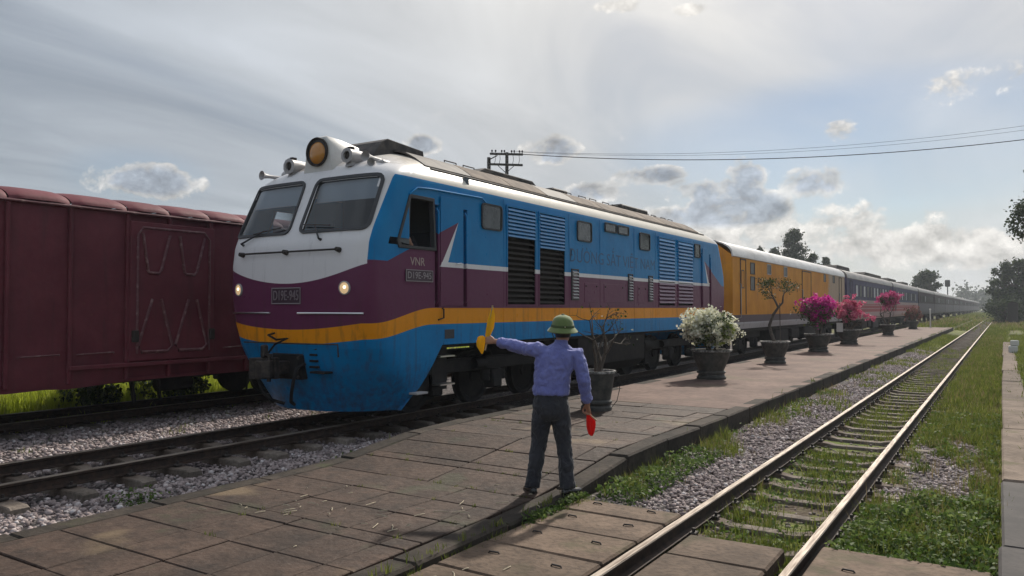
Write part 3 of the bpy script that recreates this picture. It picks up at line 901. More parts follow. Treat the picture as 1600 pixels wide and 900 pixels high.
for s in (-1, 1):
    side_window(s, 2.75, 3.35, 3.10, 3.53)
    side_window(s, 6.08, 6.72, 3.15, 3.56)
    side_window(s, 9.2, 9.82, 3.17, 3.58)
    side_window(s, 13.0, 13.45, 3.2, 3.58, 0.03)
    side_window(s, 7.35, 7.93, 3.44, 3.64, 0.02)
    side_window(s, 8.0, 8.58, 3.44, 3.64, 0.02)
# cab side window
for s in (-1, 1):
    P = [(0.74, 2.68), (1.53, 2.68), (1.50, 3.42), (0.97, 3.42), (0.70, 2.76)]
    c0 = (1.15, 3.02)
    def off(k): return [(c0[0] + (a - c0[0]) * k, c0[1] + (b2 - c0[1]) * k) for a, b2 in P]
    def sx(yv, zv, e): 
        w, yf, D, n_ = lvl(zv); t = min(max((yv - yf) / D, 0), 1); return s * (w * (1 - (1 - t) ** n_) ** (1 / n_) + e)
    m = MB().ring([[(sx(a, b2, 0.002), a, b2) for a, b2 in off(1.07)], [(sx(a, b2, 0.022), a, b2) for a, b2 in off(1.06)], [(sx(a, b2, 0.022), a, b2) for a, b2 in off(0.93)], [(sx(a, b2, -0.05), a, b2) for a, b2 in off(0.92)]], True, False)
    cw = obj('cab_side_window', m, M_RUBBER, loco, bevel=0.006)
    if s < 0:
        obj('pane', MB().add([(sx(a, b2, -0.02), a, b2) for a, b2 in off(0.93)], [tuple(range(5))]), M_GLASS, cw)
    else:      # slid half open: only the forward pane is closed
        Q = [(0.76, 2.75), (0.98, 2.72), (1.02, 3.38), (0.99, 3.38)]
        obj('pane', MB().add([(sx(a, b2, -0.03), a, b2) for a, b2 in Q], [(0, 1, 2, 3)]), M_SIDEGLASS, cw)

# windscreens on the sloping face
def on_face(x, z, e): 
    y = front_y(x, z); nv = front_n(x, z); return (x + nv.x * e, y + nv.y * e, z + nv.z * e)
def ws_poly(s, k=0.0, n=7):
    r = 0.13 - k; c = [(0.09 + k, 2.865 + k), (1.372 - k, 2.865 + k), (1.335 - k, 3.70 - k), (0.105 + k, 3.70 - k)]
    out = []
    for i in range(4):
        p, a, b2 = Vector(c[i]), Vector(c[i - 1]), Vector(c[(i + 1) % 4])
        u, v = (a - p).normalized(), (b2 - p).normalized()
        for t in range(n + 1):
            f = t / n; q = p + u * r * (1 - f) ** 2 + v * r * f ** 2
            out.append((s * q.x, q.y))
    # extra points along the edges so the ring follows the curved face
    res = []
    for i in range(len(out)):
        a, b2 = out[i], out[(i + 1) % len(out)]; L_ = math.dist(a, b2); kk = max(1, int(L_ / 0.08))
        for t in range(kk): res.append((a[0] + (b2[0] - a[0]) * t / kk, a[1] + (b2[1] - a[1]) * t / kk))
    return res
def patch(poly, e, ncol=12):
    """surface patch inside a polygon, following the nose"""
    xs_ = [p[0] for p in poly]; zs_ = [p[1] for p in poly]; m = MB()
    cx_, cz_ = sum(xs_) / len(xs_), sum(zs_) / len(zs_)
    rgs = []
    for k in (1.0, 0.75, 0.5, 0.25, 0.02):
        rgs.append([on_face(cx_ + (a - cx_) * k, cz_ + (b2 - cz_) * k, e) for a, b2 in poly])
    m.ring(rgs, True, False); nn = len(poly); m.f.append(tuple((len(rgs) - 1) * nn + i for i in range(nn))); m.m.append(0)
    return m
for s, lab in ((1, 'near windscreen'), (-1, 'far windscreen')):
    po, pi_ = ws_poly(s), ws_poly(s, 0.042)
    k = min(len(po), len(pi_))
    def resamp(P, n_=72):
        d_ = [0]
        for i in range(len(P)): d_.append(d_[-1] + math.dist(P[i], P[(i + 1) % len(P)]))
        out = []
        for t in range(n_):
            q = d_[-1] * t / n_; i = max(j for j in range(len(P)) if d_[j] <= q + 1e-9); f = (q - d_[i]) / max(d_[i + 1] - d_[i], 1e-9)
            a, b2 = P[i], P[(i + 1) % len(P)]; out.append((a[0] + (b2[0] - a[0]) * f, a[1] + (b2[1] - a[1]) * f))
        return out
    po, pi_ = resamp(po), resamp(pi_)
    m = MB().ring([[on_face(a, b2, 0.001) for a, b2 in po], [on_face(a, b2, 0.022) for a, b2 in po], [on_face(a, b2, 0.016) for a, b2 in pi_], [on_face(a, b2, -0.05) for a, b2 in pi_]], True, False)
    w_ = obj('windscreen', m, M_RUBBER, loco, smooth=50)
    obj('pane', patch(pi_, -0.012), M_GLASS, w_, smooth=60)
    bl = [(s * 0.13, 3.36), (s * 1.15, 3.36), (s * 1.13, 3.66), (s * 0.16, 3.66)]
    bl = [(a, b2 + (0.0)) for a, b2 in bl]
    mm = MB(); nn = 8; rg = []
    for t in range(nn + 1):
        xx = s * (0.12 + 1.16 * t / nn)
        rg.append([(xx, front_y(xx * 0.9, 3.36) + 0.10, 3.34), (xx, front_y(xx * 0.9, 3.68) + 0.07, 3.70)])
    mm.ring(rg, False, False)
    obj('sun_blind', mm, M_BLIND, w_)
    # wiper
    p0, p1, b0, b1 = ((0.60, 2.76), (0.44, 2.95), (0.16, 2.99), (0.72, 2.95)) if s > 0 else ((-1.06, 2.75), (-0.62, 2.93), (-0.86, 2.90), (-0.28, 2.97))
    m = MB().tube([on_face(*p0, 0.0), on_face(*p0, 0.05), on_face(*p1, 0.045)], [0.022, 0.016, 0.009], 6)
    m.tube([on_face(b0[0] + (b1[0] - b0[0]) * t / 5, b0[1] + (b1[1] - b0[1]) * t / 5, 0.03) for t in range(6)], 0.009, 6)
    obj('wiper', m, M_RUBBER, w_, smooth=50)
# grab bar under the windscreens
m = MB().tube([on_face(-1.02 + 2.0 * t / 12, 2.60, 0.06) for t in range(13)], 0.014, 8)
for xx in (-1.02, -0.05, 0.98): m.tube([on_face(xx, 2.60, 0.0), on_face(xx, 2.60, 0.075)], [0.04, 0.03], 8)
obj('grab_bar', m, M_STEELDARK, loco, smooth=50)
# chrome strips
for x0, x1 in ((-1.32, -0.36), (0.22, 1.34)):
    obj('trim_strip', MB().tube([on_face(x0 + (x1 - x0) * t / 10, 1.735, 0.012) for t in range(11)], 0.014, 6, flat=1.0), M_CHROME, loco, smooth=40)
# marker headlights
def disc_frame(x, z):
    nv = front_n(x, z); c = Vector(on_face(x, z, 0.0)); q = nv.to_track_quat('Z', 'Y').to_matrix().to_4x4(); q.translation = c; return q
M_LAMP = material('lit headlight', rough=0.2, color=(0.9, 0.75, 0.5), Emission_Color=(1.0, 0.62, 0.28, 1), Emission_Strength=0.28)
M_BULB = material('headlight bulb', rough=0.2, color=(1, 0.9, 0.7), Emission_Color=(1.0, 0.80, 0.5, 1), Emission_Strength=2.2)
for x in (-1.09, 1.10):
    mt = disc_frame(x, 2.08)
    o = obj('headlight', MB().lathe([(0.092, -0.03), (0.095, 0.018), (0.080, 0.024), (0.077, 0.012)], 20), M_GREYMETAL, loco, smooth=40); o.matrix_local = mt
    obj('lens', MB().lathe([(0.078, 0.012), (0.055, 0.020), (0.03, 0.027), (0.001, 0.028)], 20), M_LAMP, o, smooth=60)
    obj('bulb', MB().lathe([(0.022, 0.026), (0.018, 0.034), (0.001, 0.037)], 12, (0.012, 0.01, 0)), M_BULB, o, smooth=60)
# number plates and lettering
M_PLATE = material('plate background', rough=0.5, color=(0.055, 0.03, 0.045))
M_PLATELET = material('cast plate letters', rough=0.4, metal=0.4, color=(0.30, 0.26, 0.28))
M_FADED = material('faded cream lettering', rough=0.6, color=(0.42, 0.33, 0.30))
def plate(x, z, w, h):
    m = MB(); e = 0.012; nn = 8; rg = []
    for t in range(nn + 1):
        xx = x - w / 2 + w * t / nn
        rg.append([on_face(xx, z - h / 2, 0), on_face(xx, z - h / 2, e), on_face(xx, z + h / 2, e), on_face(xx, z + h / 2, 0)])
    m.ring(rg, False); return m
pl = obj('number_plate', plate(-0.02, 1.98, 0.60, 0.24), M_PLATE, loco)
rim = MB()
for (x0, x1, zz) in ((-0.32, 0.28, 1.87), (-0.32, 0.28, 2.09)): rim.tube([on_face(x0 + (x1 - x0) * t / 6, zz, 0.014) for t in range(7)], 0.007, 5)
for xx in (-0.315, 0.275): rim.tube([on_face(xx, 1.87, 0.014), on_face(xx, 2.09, 0.014)], 0.007, 5)
obj('plate_rim', rim, M_PLATELET, pl, smooth=40)
# face text looks towards -y
mt = Matrix.Translation((-0.02, front_y(0, 1.98) - 0.016, 1.98)) @ Matrix.Rotation(R(90), 4, 'X')
text_mesh('plate_lettering', 'D19E-945', 0.20, 0.004, M_PLATELET, pl, mt, width=0.52)
def side_text(name, body, y, z, size, mat, parent, width=None, x=1.464, ext=0.002):
    mt = Matrix.Translation((x, y, z)) @ Matrix.Rotation(R(90), 4, 'Z') @ Matrix.Rotation(R(90), 4, 'X')
    return text_mesh(name, body, size, ext, mat, parent, mt, width=width)
side_text('owner_lettering', 'VNR', 1.135, 2.475, 0.17, M_FADED, loco, 0.33, x=1.452)
sp = obj('number_plate', MB().cbox(1.448, 1.466, 0.86, 1.47, 2.19, 2.36, 0.005), M_PLATE, loco)
side_text('plate_lettering', 'D19E-945', 1.165, 2.275, 0.14, M_PLATELET, sp, 0.53, x=1.468)
rim = MB()
for (a, b2, c, d_) in ((0.86, 1.47, 2.19, 2.20), (0.86, 1.47, 2.35, 2.36), (0.86, 0.87, 2.20, 2.35), (1.46, 1.47, 2.20, 2.35)): rim.box(1.466, 1.472, a, b2, c, d_)
obj('plate_rim', rim, M_PLATELET, sp)
M_BLUELET = material('faded blue lettering', rough=0.5, color=(0.012, 0.095, 0.21))  # letters a deeper blue than the body paint
railway_name('company_lettering', 0.36, M_BLUELET, loco, 4.4, Matrix.Translation((1.4515, 7.95, 2.83)) @ Matrix.Rotation(R(90), 4, 'Z') @ Matrix.Rotation(R(90), 4, 'X'))

# roof headlamp in its hood
def hood():
    m = MB(); rg = []
    for yv, w, zt, zb_ in ((0.56, 0.245, 4.36, 3.80), (0.60, 0.26, 4.385, 3.85), (0.9, 0.26, 4.37, 3.9), (1.6, 0.24, 4.28, 3.95), (2.6, 0.16, 4.14, 4.0)):
        P = [(-w * 1.25, zb_), (-w * 1.05, zb_ + (zt - zb_) * 0.5), (-w * 0.95, zt - 0.12), (-w * 0.55, zt - 0.01), (w * 0.55, zt - 0.01), (w * 0.95, zt - 0.12), (w * 1.05, zb_ + (zt - zb_) * 0.5), (w * 1.25, zb_)]
        rg.append([(a, yv, b2) for a, b2 in P])
    return m.ring(rg)
hd = obj('roof_headlamp', hood(), M_WHITEPAINT, loco, smooth=40, bevel=0.01)
M_AMBER = material('amber lamp glass', lambda N, b: N.mix(N.noise(N.pos(), 14, 3), (0.42, 0.17, 0.02), (0.62, 0.27, 0.04)), rough=0.25, Coat_Weight=0.6)
obj('lamp_bezel', MB().lathe([(0.215, 0.58), (0.218, 0.52), (0.205, 0.515), (0.195, 0.53)], 32, (0, 0, 4.135), 'Y'), M_STEELDARK, hd, smooth=40)
obj('lamp_bowl', MB().lathe([(0.205, 0.545), (0.20, 0.55), (0.001, 0.551)], 32, (0, 0, 4.135), 'Y'), M_RUBBER, hd)
obj('lamp_glass', MB().lathe([(0.165, 0.545), (0.15, 0.525), (0.10, 0.505), (0.04, 0.495), (0.001, 0.494)], 28, (0, 0, 4.12), 'Y'), M_AMBER, hd, smooth=60)
# drum lamps and horns on the brow
for x, r in ((0.62, 0.105), (-0.60, 0.115)):
    y0 = front_y(x, 3.9) - 0.12; zc = 4.02 if x > 0 else 3.98
    o = obj('drum_lamp', MB().lathe([(0.001, y0 + 0.42), (r * 0.9, y0 + 0.42), (r, y0 + 0.36), (r, y0 + 0.02), (r * 1.08, y0), (r * 0.62, y0 - 0.005), (r * 0.6, y0 + 0.04), (0.001, y0 + 0.05)], 10, (x, 0, zc), 'Y'), M_GREYMETAL, loco, smooth=35)
    obj('drum_glass', MB().lathe([(r * 0.58, y0 + 0.03), (0.03, y0 + 0.02), (0.001, y0 + 0.02)], 14, (x, 0, zc), 'Y'), M_STEELDARK, o)
    obj('drum_knob', MB().box(x - 0.035, x + 0.035, y0 + 0.05, y0 + 0.13, zc + r * 0.95, zc + r + 0.03), M_STEELDARK, o)
    obj('drum_bracket', MB().prism([(y0 + 0.02, zc - r * 1.5), (y0 + 0.4, zc - r * 1.2), (y0 + 0.34, zc - r * 0.7), (y0 + 0.05, zc - r * 0.8)], 'X', x - 0.05, x + 0.05), M_GREYMETAL, o)
def horn(x, z, y0, L_, r, yaw, nm):
    m = MB().lathe([(0.001, L_), (0.035, L_), (0.03, L_ * 0.7), (0.028, L_ * 0.4), (r * 0.55, L_ * 0.15), (r, 0.0), (r * 0.9, 0.012), (r * 0.3, 0.06), (0.001, 0.07)], 14, (0, 0, 0), 'Y')
    o = obj(nm, m, M_GREYMETAL, loco, smooth=40); o.location = (x, y0, z); o.rotation_euler = (0, 0, yaw); return o
horn(0.92, 3.99, front_y(0.92, 3.85) - 0.03, 0.5, 0.075, 0.15, 'air_horn')
horn(1.00, 3.90, front_y(1.0, 3.85) - 0.02, 0.42, 0.06, 0.35, 'air_horn')
horn(-1.10, 3.87, front_y(-1.02, 3.8) - 0.16, 0.34, 0.075, -0.1, 'air_horn')
obj('horn_base', MB().cbox(0.82, 1.10, 0.78, 1.2, 3.80, 3.95, 0.02), M_GREYMETAL, loco)
obj('horn_base', MB().cbox(-1.06, -0.80, 0.74, 1.2, 3.76, 3.98, 0.05), M_GREYMETAL, loco)
# roof equipment: dark cowl behind the lamp, hatch panels with lifting loops, fan housings
def roofz(x): return float(np.interp(abs(x), LVA[::-1, 1][:8], LVA[::-1, 0][:8]))
obj('roof_cowl', MB().prism([(1.05, 4.0), (1.35, 4.38), (1.50, 4.45), (2.36, 4.40), (2.40, 4.2)], 'X', -0.75, 0.55), M_ROOFDARK, loco, bevel=0.012)
def roof_panel(y0, y1, mat, x0=0.22, x1=1.19, h=0.022, name='roof_hatch'):
    P = [(0.0, 4.335), (0.15, 4.33), (0.50, 4.30), (0.78, 4.22), (1.0, 4.10), (1.15, 4.0), (1.25, 3.92)]
    rg = []
    xs_ = np.linspace(-x1, x1, 13)
    for x in xs_:
        z = float(np.interp(abs(x), [p[0] for p in P], [p[1] for p in P]))
        rg.append([(x, y0, z - 0.01), (x, y0, z + h), (x, y1, z + h), (x, y1, z - 0.01)])
    o = obj(name, MB().ring(rg), mat, loco, smooth=20)
    return o, P
loopm = mesh_from('lifting_loop', MB().tube([(0, -0.17, 0), (0, -0.17, 0.06), (0, 0.17, 0.06), (0, 0.17, 0)], 0.011, 6), M_STEELDARK, 40)
y = 1.62; k = 0
while y < LL - 1.9:
    dark = k in (0, 3)
    o, P = roof_panel(y, y + 1.22, M_ROOFDARK if dark else M_ROOFPANEL)
    if not dark:
        for q in (0.35, 0.9):
            for xx in (0.35, -0.35): obj('lifting_loop', loopm, None, o, (xx * 1.3, y + q, 4.31))
    y += 1.25; k += 1
obj('fan_housing', MB().prism([(3.9, 4.28), (4.25, 4.42), (5.95, 4.41), (6.2, 4.28)], 'X', -0.55, 0.5), M_ROOFDARK, loco, bevel=0.02)
obj('exhaust_box', MB().cbox(-0.35, 0.42, 6.95, 7.6, 4.30, 4.42, 0.02), M_ROOFDARK, loco)
obj('roof_walkway', MB().cbox(0.10, 0.55, 10.2, 11.9, 4.30, 4.43, 0.03), M_ROOFDARK, loco)
obj('roof_walkway', MB().cbox(-0.2, 0.35, 12.9, 13.9, 4.28, 4.40, 0.03), M_ROOFDARK, loco)
obj('roof_rail', MB().tube([(1.235, 1.7, 3.94)] + [(1.235, 1.7 + t, 3.94) for t in np.linspace(0.5, LL - 3.2, 6)], 0.02, 6), M_ROOFDARK, loco, smooth=40)
# buffer beam gear: coupler, hoses, ladder, steps
M_COUPL = material('greasy coupler iron', lambda N, b: N.mix(N.noise(N.coord('Object'), 12, 5, 0.65).ss(0.35, 0.7), (0.016, 0.014, 0.014), (0.07, 0.055, 0.046)), rough=0.5, metal=0.3)
m = MB().cbox(-0.09, 0.09, -0.30, 0.35, 0.88, 1.06, 0.02)                      # shank
m.prism([(-0.17, -0.26), (0.15, -0.26), (0.17, -0.36), (0.07, -0.38), (0.03, -0.46), (-0.06, -0.50), (-0.16, -0.53), (-0.20, -0.44)], 'Z', 0.83, 1.12)
cp = obj('coupler', m, M_COUPL, loco, bevel=0.015)
obj('knuckle', MB().prism([(0.05, -0.36), (0.17, -0.37), (0.19, -0.46), (0.12, -0.55), (0.02, -0.57), (0.0, -0.53), (0.08, -0.49), (0.09, -0.43)], 'Z', 0.86, 1.09), M_COUPL, cp, bevel=0.012)
obj('knuckle_pin', MB().lathe([(0.001, 0.80), (0.028, 0.80), (0.028, 1.15), (0.045, 1.155), (0.045, 1.18), (0.001, 1.185)], 12, (0.12, -0.42, 0)), M_COUPL, cp, smooth=40)
obj('lock_lifter', MB().cbox(-0.10, -0.02, -0.40, -0.30, 1.12, 1.30, 0.02), M_COUPL, cp)
obj('draft_plate', MB().cbox(-0.31, 0.31, -0.02, 0.3, 0.80, 1.16, 0.02), M_BLACK, loco)
obj('draft_opening', MB().box(0.10, 0.27, -0.035, -0.02, 0.84, 1.12), M_BLACK, loco)
for xx in (-0.27, 0.28):
    for zz in (0.84, 0.97, 1.11): obj('plate_bolt', MB().lathe([(0.022, -0.03), (0.022, -0.055), (0.001, -0.058)], 6, (xx, 0, zz), 'Y'), M_COUPL, loco)
obj('uncoupling_rod', MB().tube([(-0.95, front_y(0.95, 1.32) - 0.05, 1.30), (-0.5, -0.08, 1.31), (0.0, -0.10, 1.31), (0.6, -0.05, 1.31), (0.98, front_y(0.98, 1.32) - 0.05, 1.31), (1.0, front_y(1.0, 1.32) - 0.06, 1.14)], 0.012, 6), M_COUPL, loco, smooth=40)
obj('coupling_jumper', MB().tube([(-0.22, -0.03, 1.45), (-0.28, -0.10, 1.42), (-0.05, -0.15, 1.36), (0.12, -0.10, 1.38), (-0.02, -0.2, 1.30), (-0.06, -0.3, 1.16)], 0.016, 6), M_BLACK, loco, smooth=60)
for s in (-1, 1):
    obj('brake_hose', MB().tube([(s * 0.34, 0.02, 1.02), (s * 0.36, -0.14, 0.98), (s * 0.36, -0.2, 0.8), (s * 0.30, -0.18, 0.62), (s * 0.2, -0.1, 0.50), (s * 0.1, 0.05, 0.44)], 0.024, 8), M_BLACK, loco, smooth=60)
    obj('buffer_step', MB().cbox(s * 0.62 - 0.14, s * 0.62 + 0.14, front_y(0.62, 0.9) - 0.14, front_y(0.62, 0.9) + 0.04, 0.90, 0.93, 0.005), M_BLACK, loco)
    ld = MB()
    xx = s * 0.5
    for q in range(4): ld.box(xx - 0.07, xx + 0.07, front_y(0.5, 1.05) - 0.035, front_y(0.5, 1.05) + 0.03, 0.97 + q * 0.085, 1.0 + q * 0.085)
    obj('foot_ladder', ld, M_BLACK, loco)
    obj('corner_step', MB().cbox(min(s * 1.36, s * 1.52), max(s * 1.36, s * 1.52), 1.05, 1.3, 0.56, 0.59, 0.006), M_GREYMETAL, loco)
    for zz in (1.06, 0.63): obj('cab_step', MB().box(min(s * 1.26, s * 1.42), max(s * 1.26, s * 1.42), 1.72, 2.08, zz, zz + 0.02), M_CHROME, loco)
    obj('step_bracket', MB().box(min(s * 1.24, s * 1.26), max(s * 1.24, s * 1.26), 1.72, 2.08, 0.55, 1.25), M_BLACK, loco)
    obj('hand_hook', MB().tube([(s * 1.45, 1.72, 1.80), (s * 1.48, 1.72, 1.79), (s * 1.48, 1.72, 1.66), (s * 1.47, 1.60, 1.63)], 0.012, 6), M_STEELDARK, loco, smooth=40)
    obj('vent_box', MB().cbox(min(s * 1.44, s * 1.456), max(s * 1.44, s * 1.456), 1.78, 2.02, 1.34, 1.48, 0.004), M_RUBBER, loco)
# welded seams and access covers on the flanks
for s in (-1, 1):
    for y in (3.42, 5.75, 7.12, 8.9, 10.2, 12.95):
        obj('panel_seam', MB().box(min(s * 1.447, s * 1.4535), max(s * 1.447, s * 1.4535), y - 0.006, y + 0.006, 1.27, 3.66), M_LIV, loco)
    obj('waist_bead', MB().box(min(s * 1.447, s * 1.462), max(s * 1.447, s * 1.462), 1.75, LL - 1.75, 1.812, 1.83), M_LIV, loco)
    obj('sill_bead', MB().box(min(s * 1.447, s * 1.459), max(s * 1.447, s * 1.459), 1.75, LL - 1.75, 1.255, 1.275), M_LIV, loco)
    for (a, b2) in ((6.4, 7.0), (7.3, 8.3), (9.1, 9.6)):
        cv = obj('access_cover', MB().cbox(min(s * 1.447, s * 1.456), max(s * 1.447, s * 1.456), a, b2, 1.92, 2.32, 0.003), M_LIV, loco)
        for q in (a + 0.06, b2 - 0.06): obj('cover_latch', MB().cbox(min(s * 1.455, s * 1.468), max(s * 1.455, s * 1.468), q - 0.02, q + 0.02, 2.24, 2.27, 0.003), M_STEELDARK, cv)
# running gear
def wheel_mesh(r=0.46):
    m = MB().lathe([(0.001, -0.05), (0.09, -0.06), (0.11, -0.03), (r * 0.80, -0.02), (r * 0.86, -0.055), (r, -0.055), (r + 0.0, 0.05), (r + 0.035, 0.055), (r + 0.035, 0.075), (r * 0.8, 0.075), (0.001, 0.07)], 26, (0, 0, 0), 'X')
    return mesh_from('wheel', m, M_BLACK, 35)
WHEEL = wheel_mesh()
def bogie(parent, yc, axles, w=0.5325, half=0.98, zr=0.13, r=0.46, name='bogie', det=True):
    m = MB(); L0, L1 = yc + axles[0] - 0.75, yc + axles[-1] + 0.75
    for s in (-1, 1):
        m.cbox(min(s * (half - 0.09), s * (half + 0.05)), max(s * (half - 0.09), s * (half + 0.05)), L0, L1, zr + 0.62, zr + 0.84, 0.02)
    m.cbox(-half + 0.1, half - 0.1, yc - 0.25, yc + 0.25, zr + 0.55, zr + 0.8, 0.02)
    b_ = obj(name, m, M_BLACK, parent)
    for a in axles:
        for s in (-1, 1):
            o = obj('wheel', WHEEL, None, b_, (s * w, yc + a, zr + r)); o.scale = (s * -1 if s > 0 else 1, r / 0.46, r / 0.46)
            if det:
                bx_ = MB().cbox(min(s * (half - 0.1), s * (half + 0.13)), max(s * (half - 0.1), s * (half + 0.13)), yc + a - 0.15, yc + a + 0.15, zr + r - 0.17, zr + r + 0.17, 0.03)
                for q in (-0.24, 0.24): bx_.lathe([(0.075, zr + 0.42), (0.09, zr + 0.45), (0.075, zr + 0.5), (0.09, zr + 0.54), (0.075, zr + 0.58), (0.09, zr + 0.62)], 10, (s * (half + 0.02), yc + a + q, 0))
                obj('axle_box', bx_, M_BLACK, b_, smooth=40)
    if det:
        for s in (-1, 1):
            obj('brake_cylinder', MB().lathe([(0.001, -0.2), (0.09, -0.2), (0.1, 0.1), (0.04, 0.14), (0.04, 0.35), (0.001, 0.35)], 12, (s * (half + 0.1), yc - 0.5, zr + 0.74), 'Y'), M_BLACK, b_, smooth=40)
            obj('sand_pipe', MB().tube([(s * 0.95, L0 + 0.1, zr + 0.7), (s * 0.9, L0 - 0.05, zr + 0.4), (s * 0.56, L0 + 0.2, zr + 0.08)], 0.02, 6), M_BLACK, b_, smooth=40)
    return b_
bogie(loco, 3.75, (-1.7, 0, 1.7))
bogie(loco, LL - 3.75, (-1.7, 0, 1.7))
ft = obj('fuel_tank', MB().prism([(-1.36, 1.2), (-1.36, 0.62), (-1.15, 0.42), (1.15, 0.42), (1.36, 0.62), (1.36, 1.2)], 'Y', 6.3, 9.7), M_BLACK, loco, bevel=0.02)
M_MARK = material('worn white stencil', rough=0.7, color=(0.32, 0.32, 0.32))
side_text('tank_stencil', 'I—T T—I', 7.3, 1.02, 0.13, M_MARK, ft, 0.75, x=1.362)
obj('air_reservoir', MB().lathe([(0.001, 10.0), (0.16, 10.0), (0.17, 10.1), (0.17, 10.5), (0.001, 10.5)], 16, (1.1, 0, 0.9), 'Y'), M_BLACK, loco, smooth=40)
for s in (-1, 1):
    obj('gap_filler', MB().cbox(min(s * 0.35, s * 1.2), max(s * 0.35, s * 1.2), 1.35, 1.75, 0.5, 1.22, 0.03), M_BLACK, loco)  # black blocks added to shut out the lit ballast beyond
obj('gap_screen', MB().box(-1.15, 1.15, 1.1, 1.16, 0.4, 1.22), M_BLACK, loco)  # added plate, keeps the gap under the cab dark
# cab interior
ci = obj('cab_interior', MB().box(-1.38, 1.38, 2.45, 2.5, 1.9, 3.9).box(-1.38, 1.38, 0.35, 2.45, 1.88, 1.92), M_CABWALL, loco)
obj('driver_desk', MB().prism([(0.25, 1.92), (0.25, 2.78), (0.55, 2.82), (0.85, 2.68), (0.85, 1.92)], 'X', -1.2, 1.2), M_CAB, ci)
obj('cab_ceiling', MB().box(-1.2, 1.2, 0.85, 2.45, 3.80, 3.84), M_CAB, ci)
obj('cab_seat', MB().cbox(0.55, 1.05, 1.45, 1.95, 2.28, 2.40, 0.03).cbox(0.55, 1.05, 1.93, 2.05, 2.36, 3.0, 0.03), M_CAB, ci)
# ------------------------------------------------------------------ coaches
def car_paint(name, kind):
    def fn(N, b):
        # own frame of each coach: position minus its origin
        info = N.new('ShaderNodeObjectInfo')
        sub = N.new('ShaderNodeVectorMath'); sub.operation = 'SUBTRACT'
        N.link(N.pos(), sub.inputs[0]); N.link(info.outputs['Location'], sub.inputs[1])
        x, y, z = N.sep(X(N.nt, sub.outputs[0]))
        p = N.pos()
        n0 = N.noise(p, 1.5, 5, 0.6); n1 = N.noise(p, 8, 4, 0.6); streak = N.noise(N.scale(p, (5, 5, 0.4)), 1.5, 4, 0.6)
        if kind == 'orange':
            c = N.mix(n0.ss(0.3, 0.7), (0.58, 0.235, 0.022), (0.68, 0.30, 0.035))
            pale = (y + (n1 - 0.5) * 1.6 + (streak - 0.5) * 2.0).ss(15.6, 16.0) * (y > 14)
            c = N.mix(pale * 0.8, c, (0.44, 0.38, 0.32))
            c = N.mix(z < 1.58, c, (0.13, 0.10, 0.11))
            c = N.mix(z < 1.34, c, (0.46, 0.45, 0.47))
        else:
            c = N.mix(n0.ss(0.3, 0.7), (0.060, 0.060, 0.125), (0.095, 0.090, 0.165))
            c = N.mix(z < 2.28, c, (0.40, 0.29, 0.28))
            c = N.mix((z < 2.05) * (z > 1.55), c, (0.36, 0.085, 0.10))
            c = N.mix(((z * 4.6).fract() < 0.16) * (z < 2.05) * (z > 1.45), c, (0.46, 0.30, 0.30))
            if kind == 'plain': c = N.mix(z < 2.28, c, (0.15, 0.135, 0.155)); c = N.mix(z > 2.28, c, N.mix(n0, (0.045, 0.030, 0.042), (0.07, 0.048, 0.06)))
        c = N.mix(streak.ss(0.5, 0.75) * 0.3, c, (0.09, 0.065, 0.055))
        return N.mix(n1.ss(0.6, 0.8) * 0.25, c, (0.16, 0.13, 0.11))
    return material(name, fn, rough=0.6, spec=0.2)
M_ORANGE = car_paint('orange coach paint', 'orange')
M_COACH = car_paint('blue and red coach paint', 'blue')
M_COACH2 = car_paint('grey coach paint', 'plain')
M_CARROOF = material('pale coach roof', lambda N, b: N.mix(N.noise(N.scale(N.pos(), (1, 0.3, 1)), 3, 5, 0.6).ss(0.3, 0.75), (0.62, 0.62, 0.62), (0.46, 0.45, 0.44)), rough=0.42)
M_CARROOF2 = material('dusty dark coach roof', lambda N, b: N.mix(N.noise(N.scale(N.pos(), (1, 0.3, 1)), 3, 5, 0.6).ss(0.3, 0.75), (0.26, 0.24, 0.22), (0.15, 0.14, 0.135)), rough=0.45)
M_DKPANE = material('dark window pane', rough=0.35, color=(0.02, 0.022, 0.028), spec=0.25)
M_PALEPANE = material('pale window pane', rough=0.3, color=(0.42, 0.44, 0.47))  # flat pale colour for some of the coach windows
M_BELLOWS = material('gangway bellows', rough=0.9, color=(0.02, 0.02, 0.022))
CL = 20.3
def arch(w=1.4, ze=3.48, zc=4.06, n=14):
    pts = []
    for k in range(n + 1):
        a = math.pi * k / n
        pts.append((w * math.cos(a), ze + (zc - ze) * math.sin(a) ** 0.8))
    return pts
